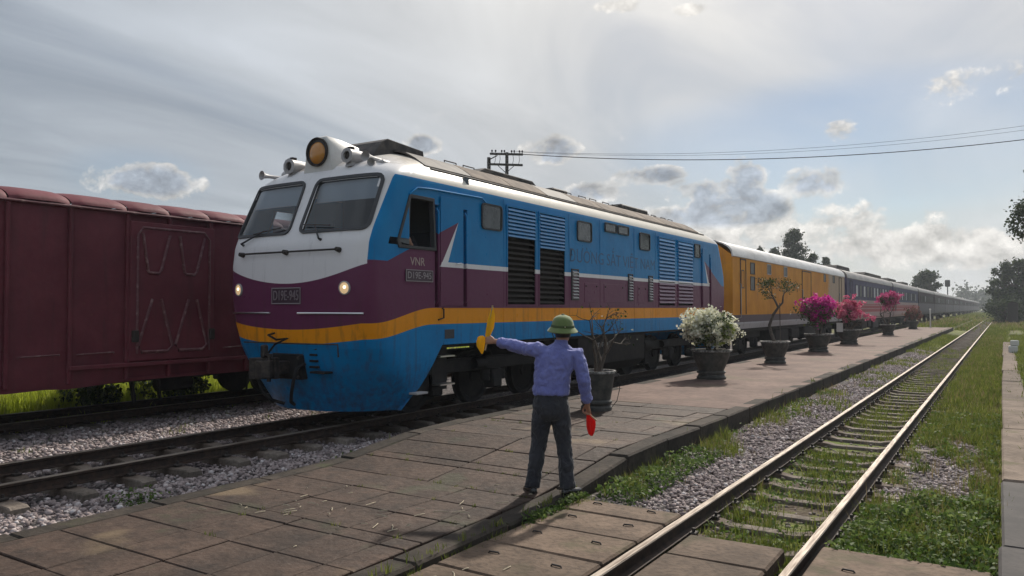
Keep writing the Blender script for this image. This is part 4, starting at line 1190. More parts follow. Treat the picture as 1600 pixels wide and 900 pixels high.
def coach(y0, paint, roofm, label, det=2, windows=(), doors=(), group='coaches of the arriving train', ac=None):
    t = thing('railway_coach', (-8.6, y0, 0), label, 'coach', group)
    sec = [(1.34, 1.12), (1.40, 1.3), (1.40, 3.48)] + arch()[1:-1] + [(-1.40, 3.48), (-1.40, 1.3), (-1.34, 1.12)]
    m = MB().ring([[(x, yy, z) for x, z in [(1.34, 1.12), (1.40, 1.3), (1.40, 3.48), (0.8, 3.92), (0, 4.04), (-0.8, 3.92), (-1.40, 3.48), (-1.40, 1.3), (-1.34, 1.12)]] for yy in (0.0, CL)])
    obj('body', m, paint, t)
    ra = arch(1.425, 3.46, 4.075)
    m = MB().ring([[(x, yy, z) for x, z in ra] + [(x * 0.97, yy, z - 0.03) for x, z in reversed(ra)] for yy in (-0.02, CL + 0.02)])
    rf = obj('roof', m, roofm, t, smooth=40)
    if det > 0:
        for q in range(1, 8):
            rb = MB(); yv = CL * q / 8
            rb.ring([[(x * 1.004, yv + e, z + 0.006) for x, z in ra] for e in (-0.02, 0.02)], False)
            obj('roof_seam', rb, roofm, rf)
    obj('gangway', MB().cbox(-0.55, 0.55, CL, CL + 0.75, 1.3, 3.5, 0.05), M_BELLOWS, t)
    uf = MB().cbox(-1.2, 1.2, 0.05, CL - 0.05, 0.98, 1.14, 0.02)
    obj('underframe', uf, M_BLACK, t)
    if det > 0:
        for (a, b2, zl) in ((6.0, 8.1, 0.5), (8.6, 10.0, 0.58), (11.0, 13.6, 0.48)):
            obj('equipment_box', MB().cbox(-1.2, 1.25, a, b2, zl, 0.99, 0.03), M_BLACK, t)
    for yc in (3.0, CL - 3.0):
        if det > 1: bogie(t, yc, (-1.05, 1.05), det=True, half=0.92, r=0.43)
        else: bogie(t, yc, (-1.05, 1.05), det=False, half=0.92, r=0.43)
    if ac:
        for (a, b2) in ac: obj('roof_unit', MB().prism([(a, 4.0), (a + 0.3, 4.24), (b2 - 0.3, 4.24), (b2, 4.0)], 'X', -0.75, 0.75), M_ROOFDARK, rf, bevel=0.03)
    for (a, b2, z0, z1, pale) in windows:
        for s in ((1,) if det < 2 else (-1, 1)):
            xo, xi = s * 1.398, s * 1.416
            fr = MB()
            for (p0, p1, q0, q1) in ((a, a + 0.03, z0, z1), (b2 - 0.03, b2, z0, z1), (a + 0.03, b2 - 0.03, z0, z0 + 0.03), (a + 0.03, b2 - 0.03, z1 - 0.03, z1)):
                fr.box(min(xo, xi), max(xo, xi), p0, p1, q0, q1)
            w_ = obj('window', fr, M_GREYMETAL if pale > 1 else M_RUBBER, t)
            obj('pane', MB().add([(s * 1.404, a + 0.03, z0 + 0.03), (s * 1.404, b2 - 0.03, z0 + 0.03), (s * 1.404, b2 - 0.03, z1 - 0.03), (s * 1.404, a + 0.03, z1 - 0.03)], [(0, 1, 2, 3)]), M_PALEPANE if pale == 1 else M_DKPANE, w_)
    for (a, b2, z0, z1) in doors:
        for s in (-1, 1):
            m = MB()
            xo, xi = s * 1.402, s * 1.425
            d_ = obj('door', MB().cbox(min(s * 1.36, s * 1.408), max(s * 1.36, s * 1.408), a + 0.04, b2 - 0.04, z0, z1 - 0.04, 0.003), paint, t)
            for (p0, p1, q0, q1) in ((a, a + 0.04, z0, z1), (b2 - 0.04, b2, z0, z1), (a + 0.04, b2 - 0.04, z1 - 0.04, z1)):
                m.box(min(xo, xi), max(xo, xi), p0, p1, q0, q1)
            obj('door_frame', m, M_RUBBER if det < 2 else M_ROOFDARK, d_)
            obj('handrail', MB().tube([(s * 1.40, a - 0.08, 2.6), (s * 1.46, a - 0.08, 2.58), (s * 1.46, a - 0.08, 1.5), (s * 1.40, a - 0.08, 1.48)], 0.014, 6), M_GREYMETAL, d_, smooth=40)
    return t
c0 = coach(24.2, M_ORANGE, M_CARROOF, 'orange baggage coach with pale roof, coupled behind the locomotive', 2,
    windows=[(0.95, 1.25, 2.45, 3.05, 0), (2.0, 2.55, 2.95, 3.35, 0), (2.0, 2.55, 2.40, 2.88, 0), (4.2, 4.75, 3.02, 3.40, 2), (6.7, 7.25, 3.02, 3.42, 2), (14.6, 15.1, 3.05, 3.42, 0), (16.9, 17.4, 3.05, 3.42, 0)],
    doors=[(0.8, 1.45, 1.6, 3.42), (9.9, 11.7, 1.6, 3.40), (18.6, 19.3, 1.6, 3.4)])
M_OLET = material('faded brown lettering', rough=0.7, color=(0.22, 0.10, 0.03))
mt = Matrix.Translation((1.4025, 6.2, 2.66)) @ Matrix.Rotation(R(90), 4, 'Z') @ Matrix.Rotation(R(90), 4, 'X')
railway_name('company_lettering', 0.5, M_OLET, c0, 6.6, mt)
rw = random.Random(3)
def wins(n, a, b2, z0, z1, pr):
    st = (b2 - a) / n
    return [(a + st * k + st * 0.2, a + st * k + st * 0.8, z0, z1, 1 if rw.random() < pr else 0) for k in range(n)]
coach(45.3, M_COACH, M_CARROOF2, 'dark blue coach with red lower band, next after the orange coach', 2, windows=wins(11, 2.6, 18.6, 2.45, 3.15, 0.42), doors=[(0.9, 1.6, 1.6, 3.35), (19.0, 19.7, 1.6, 3.35)], ac=[(0.8, 5.2), (11.0, 19.5)])
coach(66.4, M_COACH, M_CARROOF2, 'dark blue coach with red lower band, second behind the orange coach', 1, windows=wins(11, 2.6, 18.6, 2.45, 3.15, 0.55), doors=[(0.9, 1.6, 1.6, 3.35)], ac=[(2, 8), (13, 18)])
ords = ['third', 'fourth', 'fifth', 'sixth', 'seventh', 'eighth', 'ninth', 'tenth', 'eleventh', 'twelfth', 'thirteenth']
base = coach(87.5, M_COACH2, M_CARROOF2, 'grey coach, third behind the orange coach', 0, windows=wins(10, 2.0, 18.6, 2.45, 3.1, 0.2))
for k in range(1, 11):
    c_ = copy_tree(base); c_.location.y = 87.5 + 21.1 * k
    c_['label'] = 'grey coach far down the train, %s behind the orange coach' % ords[k]
# ------------------------------------------------------------------ freight wagon on the far track
wag = thing('freight_wagon', (-12.75, 7.5, 0), 'maroon covered freight wagon with rounded ribbed roof, left of the locomotive', 'wagon')
def m_maroon(N, b):
    p = N.pos(); n0 = N.noise(p, 1.8, 6, 0.62); n1 = N.noise(p, 14, 4, 0.65); st = N.noise(N.scale(p, (6, 6, 0.5)), 1.5, 4, 0.6)
    c = N.mix(n0.ss(0.3, 0.7), (0.105, 0.018, 0.028), (0.15, 0.030, 0.042))
    c = N.mix(st.ss(0.5, 0.72) * 0.35, c, (0.05, 0.02, 0.022))
    c = N.mix(n1.ss(0.63, 0.75) * 0.45, c, (0.16, 0.07, 0.05))
    N.link(N.bump(n1 * 0.4 + n0, 0.35, 0.02), b.inputs['Normal'])
    N.link(n1 * 0.3 + 0.55, b.inputs['Roughness'])
    return c
M_MAROON = material('maroon wagon paint', m_maroon, rough=0.5, spec=0.35)
M_MARWEAR = material('chipped maroon edge', lambda N, b: N.mix(N.noise(N.pos(), 9, 4).ss(0.5, 0.72), (0.115, 0.034, 0.042), (0.24, 0.14, 0.135)), rough=0.45)
BAY = [-6.05, -5.2, -4.35, -3.5, -2.42, -1.58, -0.72, 0.0, 0.75, 1.5, 2.35, 3.2, 4.05, 4.9, 5.75]
ZB, ZE = 0.68, 3.30
obj('body', MB().box(-1.30, 1.30, BAY[0], BAY[-1], ZB + 0.05, ZE), M_MAROON, wag)
for a, b2 in zip(BAY[:-1], BAY[1:]):
    for s in (-1, 1):          # pressed side sheets, slightly bulged, between ribs
        if -0.75 < (a + b2) / 2 < 0.8: continue
        m = MB(); rg = []
        for t in np.linspace(0, 1, 7):
            y = a + 0.03 + (b2 - a - 0.06) * t; e = 0.028 * math.sin(math.pi * t) ** 0.7
            rg.append([(s * (1.335 + e * (0.3 if z in (ZB, ZE - 0.02) else 1)), y, z) for z in (ZB, ZB + 0.12, 1.6, 2.4, ZE - 0.14, ZE - 0.02)])
        obj('side_sheet', m.ring(rg, False), M_MAROON, wag, smooth=60)
    # roof pillow
    rg = []
    for t in np.linspace(0, 1, 9):
        y = a + 0.012 + (b2 - a - 0.024) * t; f = 1 - abs(2 * t - 1) ** 5
        prof = []
        for k in range(21):
            an = math.pi * k / 20; c_, s_ = math.cos(an), math.sin(an)
            x = 1.40 * math.copysign(abs(c_) ** 0.55, c_); z = ZE + 0.02 + (0.07 + 0.17 * s_) * (abs(s_) ** 0.5) + 0.0
            prof.append((x * (0.965 + 0.035 * f), y, z - 0.022 * (1 - f)))
        rg.append(prof)
    obj('roof_panel', MB().ring(rg, False), M_MAROON, wag, smooth=60)
for y in BAY:
    for s in (-1, 1):
        obj('rib', MB().cbox(min(s * 1.30, s * 1.385), max(s * 1.30, s * 1.385), y - 0.028, y + 0.028, ZB + 0.02, ZE - 0.03, 0.012), M_MAROON, wag)
for s in (-1, 1):
    obj('eaves_rail', MB().tube([(s * 1.385, BAY[0], ZE - 0.015), (s * 1.385, BAY[-1], ZE - 0.015)], 0.022, 8), M_MARWEAR, wag, smooth=40)
    # sliding door with pressed shapes
    x0, x1 = s * 1.335, s * 1.405
    dr = obj('sliding_door', MB().cbox(min(x0, x1), max(x0, x1), -0.70, 0.80, 0.98, 3.16, 0.012), M_MAROON, wag)
    xe = s * 1.408
    frm = MB().tube([(xe, -0.58, 1.1), (xe, -0.58, 2.95), (xe, -0.50, 3.07), (xe, 0.60, 3.07), (xe, 0.70, 2.95), (xe, 0.70, 1.1)], 0.02, 8)
    obj('door_bead', frm, M_MARWEAR, dr, smooth=50)
    for yc in (-0.28, 0.36):
        obj('pressed_rib', MB().tube([(xe, yc - 0.22, 2.98), (xe, yc - 0.13, 2.40), (xe, yc - 0.10, 2.36), (xe, yc + 0.06, 2.36), (xe, yc + 0.10, 2.42), (xe, yc + 0.24, 2.98)], 0.024, 8), M_MARWEAR, dr, smooth=50)
        obj('pressed_rib', MB().tube([(xe, yc - 0.05, 1.95), (xe, yc - 0.28, 1.22), (xe, yc - 0.22, 1.12), (xe, yc + 0.22, 1.12), (xe, yc + 0.30, 1.2), (xe, yc + 0.10, 1.95)], 0.024, 8), M_MARWEAR, dr, smooth=50)
    for yc in (-0.62, 0.74):
        obj('door_latch', MB().cbox(min(s * 1.40, s * 1.46), max(s * 1.40, s * 1.46), yc - 0.05, yc + 0.05, 1.28, 1.46, 0.012), M_STEELDARK, dr)
    obj('door_rail', MB().cbox(min(s * 1.34, s * 1.42), max(s * 1.34, s * 1.42), -1.6, 1.9, 0.90, 0.965, 0.01), M_MAROON, wag)
    rp = MB()
    for k, y in enumerate((-2.0, -1.2, 1.3)):
        obj('rope_rail', MB().tube([(s * 1.365, y - 0.28, 1.12), (s * 1.395, y - 0.26, 1.13), (s * 1.395, y + 0.26, 1.14), (s * 1.365, y + 0.28, 1.13)], 0.012, 6), M_MARWEAR, wag, smooth=40)
    # sole bar with its dropped fish-belly
    P = [(BAY[0], 0.73), (BAY[0], 0.61), (-3.6, 0.63), (-2.7, 0.66), (-2.4, 0.635), (-1.9, 0.65), (-1.6, 0.63), (-1.0, 0.66), (-0.4, 0.68), (2.0, 0.68), (BAY[-1], 0.63), (BAY[-1], 0.73)]
    obj('sole_bar', MB().prism(P, 'X', min(s * 1.22, s * 1.33), max(s * 1.22, s * 1.33)), M_MAROON, wag)
obj('centre_sill', MB().box(-0.25, 0.25, BAY[0], BAY[-1], 0.55, 0.72), M_BLACK, wag)
for y in (-0.40, 0.05): obj('brake_hanger', MB().prism([(y, 0.62), (y + 0.05, 0.62), (y + 0.10, 0.28), (y + 0.06, 0.28)], 'X', 0.9, 0.96), M_BLACK, wag)
obj('brake_reservoir', MB().lathe([(0.001, 0.15), (0.12, 0.15), (0.13, 0.2), (0.13, 0.75), (0.001, 0.75)], 14, (0.8, 0, 0.54), 'Y'), M_BLACK, wag, smooth=40)
for yc in (-4.3, 3.55): bogie(wag, yc, (-0.85, 0.85), half=0.9, r=0.38, det=True)
# ------------------------------------------------------------------ potted plants along the platform
M_POT = material('weathered dark pot', lambda N, b: N.mix(N.noise(N.pos(), 7, 5, 0.65).ss(0.35, 0.7), (0.030, 0.032, 0.030), (0.085, 0.080, 0.070)), rough=0.6, spec=0.35)
M_RIM = material('pale worn pot rim', lambda N, b: N.mix(N.noise(N.pos(), 16, 4).ss(0.4, 0.65), (0.07, 0.07, 0.065), (0.32, 0.31, 0.29)), rough=0.55)
M_SOIL = material('pot soil', lambda N, b: N.mix(N.noise(N.pos(), 30, 4), (0.03, 0.02, 0.014), (0.09, 0.065, 0.045)), rough=0.95)
M_BARK = material('grey brown bark', lambda N, b: N.mix(N.noise(N.scale(N.pos(), (9, 9, 2)), 3, 5, 0.65).ss(0.3, 0.7), (0.045, 0.036, 0.030), (0.13, 0.105, 0.085)), rough=0.9)
def leafmat(name, a, b2, c, tr=0.25):
    def fn(N, b):
        t = N.attr('tint')
        col = N.mix(t.ss(0.0, 0.6), a, b2); col = N.mix(t.ss(0.6, 1.0), col, c)
        nt = N.nt
        tb = N.new('ShaderNodeBsdfTranslucent'); N.link(col, tb.inputs[0])
        mx = N.new('ShaderNodeMixShader'); mx.inputs[0].default_value = tr
        N.link(b.outputs[0], mx.inputs[1]); N.link(tb.outputs[0], mx.inputs[2]); N.link(mx.outputs[0], nt.nodes['Material Output'].inputs[0])
        return col
    return material(name, fn, rough=0.6, spec=0.25)
M_WHITEFL = leafmat('white bracts', (0.62, 0.62, 0.44), (0.80, 0.79, 0.64), (0.90, 0.90, 0.80), 0.35)
M_MAGENTA = leafmat('magenta bracts', (0.38, 0.006, 0.19), (0.62, 0.02, 0.33), (0.80, 0.08, 0.45), 0.35)
M_PINK = leafmat('salmon pink bracts', (0.48, 0.055, 0.16), (0.66, 0.14, 0.27), (0.80, 0.34, 0.42), 0.35)
M_ROSE = leafmat('rose bracts', (0.40, 0.03, 0.16), (0.60, 0.07, 0.26), (0.72, 0.2, 0.38), 0.35)
M_RUST = leafmat('dry rusty bracts', (0.13, 0.05, 0.045), (0.24, 0.09, 0.07), (0.34, 0.18, 0.13), 0.25)
M_LEAF = leafmat('shrub leaves', (0.018, 0.035, 0.010), (0.045, 0.075, 0.018), (0.10, 0.13, 0.03), 0.25)
M_BIGLEAF = leafmat('yellow green leaves', (0.10, 0.14, 0.02), (0.20, 0.24, 0.05), (0.32, 0.36, 0.10), 0.35)

def cloud_pts(blobs, n, rng, shell=0.55, soft=0.0):
    """points in a set of blobs (cx,cy,cz,r), mostly near their skins"""
    w = np.array([b2[3] ** 2 for b2 in blobs]); k = rng.choice(len(blobs), n, p=w / w.sum())
    d_ = rng.normal(size=(n, 3)); d_ /= np.linalg.norm(d_, axis=1)[:, None]
    r = rng.uniform(shell, 1.0, n) ** 0.7
    B = np.array(blobs)
    if soft: return B[k, :3] + rng.normal(size=(n, 3)) * (soft * B[k, 3])[:, None]
    return B[k, :3] + d_ * (r * B[k, 3])[:, None]
def leaves(name, C, size, mat, parent, rng, aspect=1.5, up=0.3):
    V, F = leaf_cards(C, size, rng, aspect, up)
    t = np.repeat(np.clip(rng.uniform(0, 1, len(C)), 0, 1), 4)
    return obj(name, np_mesh(name, V, F, mat, attr={'tint': t}), None, parent)

def branch_tree(mb, p, d_, L_, r, depth, rng, tips, split=(2, 3), curl=0.35, shrink=0.72, spread=0.7):
    pts = [Vector(p)]; rad = [r]; v = Vector(d_).normalized()
    k = 4
    for i in range(k):
        v = (v + Vector(rng.normal(size=3)) * curl * 0.5).normalized()
        pts.append(pts[-1] + v * L_ / k); rad.append(r * (1 - 0.4 * (i + 1) / k))
    mb.tube(pts, rad, 6 if r > 0.012 else 4)
    tips.append(pts[-1])
    if depth > 0:
        for q in range(rng.integers(split[0], split[1] + 1)):
            nv = (v + Vector(rng.normal(size=3)) * spread).normalized(); nv.z = abs(nv.z) * 0.6 + nv.z * 0.4
            st = pts[-1] if q else pts[rng.integers(2, k + 1)]
            branch_tree(mb, st, nv, L_ * shrink * rng.uniform(0.8, 1.15), rad[-1] * 0.8, depth - 1, rng, tips, split, curl, shrink, spread)

def pot_mesh(w, h, tall=False, n=16):
    r = w / 2
    prof = [(r * 0.55, 0.0), (r * 0.70, 0.0), (r * 0.72, h * 0.07), (r * 0.64, h * 0.12), (r * 0.62, h * 0.17), (r * 0.70, h * 0.21), (r * 0.70, h * 0.25), (r * 0.60, h * 0.29),
            (r * 0.72, h * 0.48), (r * 0.84, h * 0.70), (r * 0.90, h * 0.86), (r * 0.93, h * 0.93)]
    if tall: prof = [(r * 0.6, 0), (r * 0.78, 0), (r * 0.80, h * 0.08), (r * 0.70, h * 0.13), (r * 0.80, h * 0.19), (r * 0.80, h * 0.23), (r * 0.72, h * 0.27), (r * 0.80, h * 0.5), (r * 0.88, h * 0.75), (r * 0.92, h * 0.93)]
    inner = [(r * 0.84, h * 0.94), (r * 0.80, h * 0.86)]
    return MB().lathe(prof, n), MB().lathe([(r * 0.93, h * 0.93), (r * 1.0, h * 0.945), (r * 1.0, h), (r * 0.90, h), (r * 0.86, h * 0.93), (r * 0.84, h * 0.86)], n), MB().lathe([(r * 0.86, h * 0.90), (r * 0.5, h * 0.93), (0.001, h * 0.94)], n)
def potted(name, x, y, w, h, label, rz=0.0, tall=False, n=16):
    t = thing(name, (x, y, zp(y)), label, 'potted plant', 'potted shrubs along the platform', rz)
    a, b2, c = pot_mesh(w, h, tall, n)
    p_ = obj('pot', a, M_POT, t, smooth=28); obj('rim', b2, M_RIM, p_, smooth=28); obj('soil', c, M_SOIL, p_, smooth=40)
    return t
def stems(t, h, n, H, rng, r=0.03, lean=0.35, depth=2, L_=0.45, curl=0.35, **kw):
    m = MB(); tips = []
    for k in range(n):
        a = rng.uniform(0, 6.28); d_ = (math.cos(a) * lean, math.sin(a) * lean, 1)
        branch_tree(m, (math.cos(a) * 0.05, math.sin(a) * 0.05, h * 0.9), d_, L_, r, depth, rng, tips, curl=curl, **kw)
    obj('trunk', m, M_BARK, t, smooth=60)
    return tips
rg_ = np.random.default_rng(21)
# bare shrub in a tall pot behind the man
t = potted('potted_shrub', -5.45, 11.0, 0.62, 0.62, 'bare leafless shrub in a tall dark pot behind the flagman', tall=True)
tips = stems(t, 0.62, 4, 1.9, rg_, 0.028, 0.16, 3, 0.62, 0.3, shrink=0.62, spread=0.75)
hz = obj('wire_handle', MB().tube([(0.30, 0.05, 0.6), (0.36, 0.05, 0.55), (0.38, 0.05, 0.35), (0.33, 0.05, 0.15), (0.25, 0.05, 0.06)], 0.006, 5), M_STEELDARK, t, smooth=40)
leaves('leaves', np.array([v[:] for v in tips])[rg_.integers(0, len(tips), 60)] + rg_.normal(0, 0.04, (60, 3)), 0.03, M_LEAF, t, rg_)
# white bush
t = potted('potted_bougainvillea', -5.62, 17.2, 0.92, 0.66, 'big white flowering bush in a wide dark pot')
stems(t, 0.66, 6, 1.3, rg_, 0.03, 0.5, 2, 0.32, 0.3)
def bush(cz, rx, rz_, n, r, rng, flat=1.0, off=(0, 0)):
    B = []
    for k in range(n):
        d_ = rng.normal(size=3); d_ /= np.linalg.norm(d_); q = rng.uniform(0.45, 1.0)
        B.append((off[0] + d_[0] * rx * q, off[1] + d_[1] * rx * q, cz + d_[2] * rz_ * q, r * rng.uniform(0.7, 1.3)))
    return B
def sprays(B, per, rng, rad=0.055, k=14):
    """bracts gather in small tufts"""
    c = cloud_pts(B, per, rng, 0.75, 0.72); i = np.repeat(np.arange(per), k)
    d_ = rng.normal(size=(len(i), 3)); return c[i] + d_ * rad * 0.55
B = bush(1.22, 0.62, 0.33, 46, 0.13, rg_)
leaves('flowers', sprays(B, 640, rg_, 0.06, 16), 0.052, M_WHITEFL, t, rg_, 1.2)
leaves('leaves', cloud_pts(bush(1.10, 0.46, 0.26, 22, 0.16, rg_), 1500, rg_, 0.2, 0.7), 0.05, M_LEAF, t, rg_)
leaves('light_leaves', cloud_pts([(0.25, -0.3, 1.0, 0.3), (0.45, -0.25, 1.1, 0.22)], 160, rg_, 0.4), 0.06, M_BIGLEAF, t, rg_)
# twisted small tree
t = potted('potted_tree', -5.62, 23.0, 0.86, 0.64, 'thin twisted tree with sparse crown in a pot before the orange coach')
m = MB(); tips = []
m.tube([(0, 0, 0.58), (-0.10, 0, 0.85), (-0.16, 0.02, 1.1), (-0.05, 0, 1.4), (0.10, 0, 1.62), (0.02, 0, 1.8), (-0.08, 0, 2.0)], [0.055, 0.05, 0.045, 0.042, 0.036, 0.03, 0.022], 8)
m.tube([(0.10, 0, 1.62), (0.22, 0.02, 1.76), (0.24, 0, 1.95), (0.28, 0, 2.05)], [0.032, 0.028, 0.02, 0.014], 7)
m.tube([(0.14, 0.05, 0.6), (0.13, 0.05, 1.75)], 0.012, 6)
for p_, d_ in (((-0.08, 0, 2.0), (-0.4, 0.1, 0.6)), ((-0.08, 0, 2.0), (0.1, -0.3, 0.8)), ((0.28, 0, 2.05), (0.5, 0, 0.5)), ((0.24, 0, 1.95), (0.0, 0.4, 0.6)), ((0.02, 0, 1.85), (-0.7, 0, 0.3))):
    branch_tree(m, p_, d_, 0.22, 0.012, 2, rg_, tips, shrink=0.75, spread=0.7)
obj('trunk', m, M_BARK, t, smooth=60)
tp = np.array([v[:] for v in tips]); tp = tp[rg_.integers(0, len(tp), 700)] + rg_.normal(0, 0.07, (700, 3)) * np.array([1.2, 1.2, 0.7])
leaves('leaves', tp, 0.036, M_LEAF, t, rg_)
# magenta
t = potted('potted_bougainvillea', -5.74, 29.8, 1.0, 0.66, 'bright magenta flowering bush in a wide dark pot')
stems(t, 0.66, 5, 1.5, rg_, 0.035, 0.35, 2, 0.42, 0.3)
B = bush(1.62, 0.52, 0.40, 34, 0.17, rg_)
leaves('flowers', sprays(B, 520, rg_, 0.07, 13), 0.065, M_MAGENTA, t, rg_, 1.2)
leaves('leaves', cloud_pts(bush(1.5, 0.58, 0.45, 20, 0.17, rg_), 1500, rg_, 0.2, 0.8), 0.06, M_LEAF, t, rg_)
# salmon, loose
t = potted('potted_bougainvillea', -5.80, 36.8, 1.06, 0.66, 'loose salmon pink flowering bush with a small card in its pot')
stems(t, 0.66, 6, 1.5, rg_, 0.035, 0.5, 3, 0.42, 0.3)
B = bush(1.45, 0.55, 0.40, 26, 0.12, rg_) + [(0.75 + 0.14 * k, -0.1, 1.25 - 0.05 * k, 0.10) for k in range(3)] + [(0.1, 0, 1.95, 0.2), (-0.5, 0, 1.65, 0.16)]
leaves('flowers', sprays(B, 320, rg_, 0.07, 9), 0.065, M_PINK, t, rg_, 1.6)
leaves('leaves', cloud_pts(bush(1.3, 0.45, 0.30, 16, 0.15, rg_), 500, rg_, 0.2), 0.06, M_LEAF, t, rg_)
obj('name_card', MB().box(-0.42, -0.16, -0.50, -0.48, 0.55, 0.95), M_WHITEPAINT, t)
# rose, tall stem
t = potted('potted_bougainvillea', -5.74, 50.0, 0.9, 0.64, 'rose pink flowering shrub on a bare stem near the platform end')
stems(t, 0.64, 3, 1.5, rg_, 0.05, 0.22, 2, 0.75, 0.2)
B = bush(2.2, 0.52, 0.28, 20, 0.17, rg_) + [(0.6, 0, 2.35, 0.14), (0.05, 0, 1.75, 0.2)]
leaves('flowers', sprays(B, 240, rg_, 0.09, 9), 0.085, M_ROSE, t, rg_, 1.3)
leaves('leaves', cloud_pts(bush(2.0, 0.4, 0.3, 12, 0.18, rg_), 300, rg_, 0.2), 0.08, M_LEAF, t, rg_)
# dry one at the end
t = potted('potted_bougainvillea', -5.85, 66.0, 0.9, 0.62, 'low rusty brown shrub in the last pot at the platform end')
stems(t, 0.62, 5, 1.2, rg_, 0.04, 0.6, 2, 0.4, 0.3)
B = bush(1.05, 0.60, 0.34, 18, 0.18, rg_) + [(-0.3, 0, 1.5, 0.15), (0.1, 0, 1.55, 0.12)]
leaves('flowers', sprays(B, 160, rg_, 0.09, 8), 0.09, M_RUST, t, rg_, 1.3)
leaves('leaves', cloud_pts(B, 260, rg_, 0.2), 0.08, M_LEAF, t, rg_)
# ------------------------------------------------------------------ people
def m_cloth(a, b2, sc=26):
    def fn(N, b):
        p = N.coord('Object'); n0 = N.noise(p, 4, 4, 0.6); n1 = N.noise(p, 160, 2)
        fold = N.noise(N.scale(p, (1.0, 1.0, 0.5)), 8, 3, 0.5, 1.6)
        fold = (fold - 0.5).abs() * 2.0
        N.link(N.bump(fold + n1 * 0.04, 0.6, 0.03), b.inputs['Normal'])
        return N.mix(n0.ss(0.3, 0.7), a, b2)
    return fn
M_SHIRT = material('blue shirt', m_cloth((0.135, 0.150, 0.40), (0.18, 0.20, 0.48)), rough=0.75, spec=0.25, Sheen_Weight=0.3)
M_TROUSER = material('dark grey trousers', m_cloth((0.022, 0.023, 0.029), (0.036, 0.038, 0.046)), rough=0.8, spec=0.25, Sheen_Weight=0.2)
M_SKIN = material('skin', lambda N, b: N.mix(N.noise(N.coord('Object'), 20, 3), (0.30, 0.155, 0.095), (0.40, 0.22, 0.14)), rough=0.55, Subsurface_Weight=0.1)
M_HAIR = material('black hair', rough=0.5, color=(0.012, 0.010, 0.009))
M_SHOE = material('black leather shoe', rough=0.25, color=(0.02, 0.018, 0.017), spec=0.6)
M_HELMET = material('green sun helmet felt', lambda N, b: N.mix(N.noise(N.coord('Object'), 30, 4), (0.085, 0.130, 0.035), (0.14, 0.19, 0.06)), rough=0.85, Sheen_Weight=0.3)
M_BAND = material('helmet band', rough=0.8, color=(0.05, 0.075, 0.025))
M_BELT = material('black belt', rough=0.4, color=(0.015, 0.013, 0.012))

def ell(c, rx, ry, n=16, tilt=(0, 0), rz=0.0):
    """elliptic ring round the z axis at c, tilted"""
    out = []
    for k in range(n):
        a = 2 * math.pi * k / n; x, y = rx * math.cos(a), ry * math.sin(a)
        x, y = x * math.cos(rz) - y * math.sin(rz), x * math.sin(rz) + y * math.cos(rz)
        out.append((c[0] + x, c[1] + y, c[2] + tilt[0] * x + tilt[1] * y))
    return out
def fuse(name, mb, mat, parent, voxel=0.012, smooth=6, disp=None):
    """overlapping closed shapes -> one continuous smooth surface"""
    me = mesh_from(name, mb, mat)
    o = bpy.data.objects.new(name, me); COL.objects.link(o)
    r = o.modifiers.new('r', 'REMESH'); r.mode = 'VOXEL'; r.voxel_size = voxel
    s = o.modifiers.new('s', 'SMOOTH'); s.factor = 0.5; s.iterations = smooth
    if disp:
        tx = bpy.data.textures.new(name, 'CLOUDS'); tx.noise_scale = disp[1]; tx.noise_depth = 2
        d_ = o.modifiers.new('d', 'DISPLACE'); d_.texture = tx; d_.strength = disp[0]; d_.mid_level = 0.5
        t2 = bpy.data.textures.new(name, 'MARBLE'); t2.noise_scale = disp[1] * 0.75; t2.turbulence = 14; t2.noise_depth = 2; t2.marble_type = 'SHARP'
        d2 = o.modifiers.new('e', 'DISPLACE'); d2.texture = t2; d2.strength = disp[0] * 0.55; d2.mid_level = 0.5
        s2 = o.modifiers.new('s2', 'SMOOTH'); s2.factor = 0.5; s2.iterations = 1
    dg = bpy.context.evaluated_depsgraph_get()
    me2 = bpy.data.meshes.new_from_object(o.evaluated_get(dg)); bpy.data.objects.remove(o)
    me2.materials.clear(); me2.materials.append(mat); me2.shade_smooth(); me2.name = name
    o = bpy.data.objects.new(name, me2); link(o, parent)
    return o
def hand(m, wrist, fwd, side, up, s=1.0, curl=0.9, thumb=1):
    """palm and five curled fingers; fwd: along the hand, side: towards the thumb, up: back of the hand"""
    W_, f, sd_, u = Vector(wrist), Vector(fwd).normalized(), Vector(side).normalized(), Vector(up).normalized()
    P = lambda a, b2, c: W_ + (f * a + sd_ * b2 + u * c) * s
    rg = []
    for a, hw, ht in ((-0.02, 0.024, 0.018), (0.02, 0.032, 0.017), (0.055, 0.040, 0.015), (0.088, 0.039, 0.012)):
        rg.append([P(a, hw * math.cos(t), ht * math.sin(t)) for t in np.linspace(0, 2 * math.pi, 10, endpoint=False)])
    m.ring(rg)
    for k, (off, L_) in enumerate(((0.029, 0.068), (0.010, 0.076), (-0.010, 0.071), (-0.028, 0.056))):
        p = [P(0.08, off, 0.0)]; ang = 0.15; pos_ = [0.08, 0.0]
        for q, fr in enumerate((0.45, 0.32, 0.25)):
            ang += curl * (0.9 if q == 0 else 1.0)
            pos_ = [pos_[0] + math.cos(ang) * L_ * fr, pos_[1] - math.sin(ang) * L_ * fr]; p.append(P(pos_[0], off * 0.95, pos_[1]))
        m.tube(p, [0.0095 * s, 0.009 * s, 0.0082 * s, 0.0065 * s], 8)
    m.tube([P(0.012, 0.026 * thumb, -0.006), P(0.042, 0.048 * thumb, -0.018), P(0.066, 0.044 * thumb, -0.036), P(0.080, 0.028 * thumb, -0.046)], [0.013 * s, 0.0115 * s, 0.0105 * s, 0.008 * s], 8)

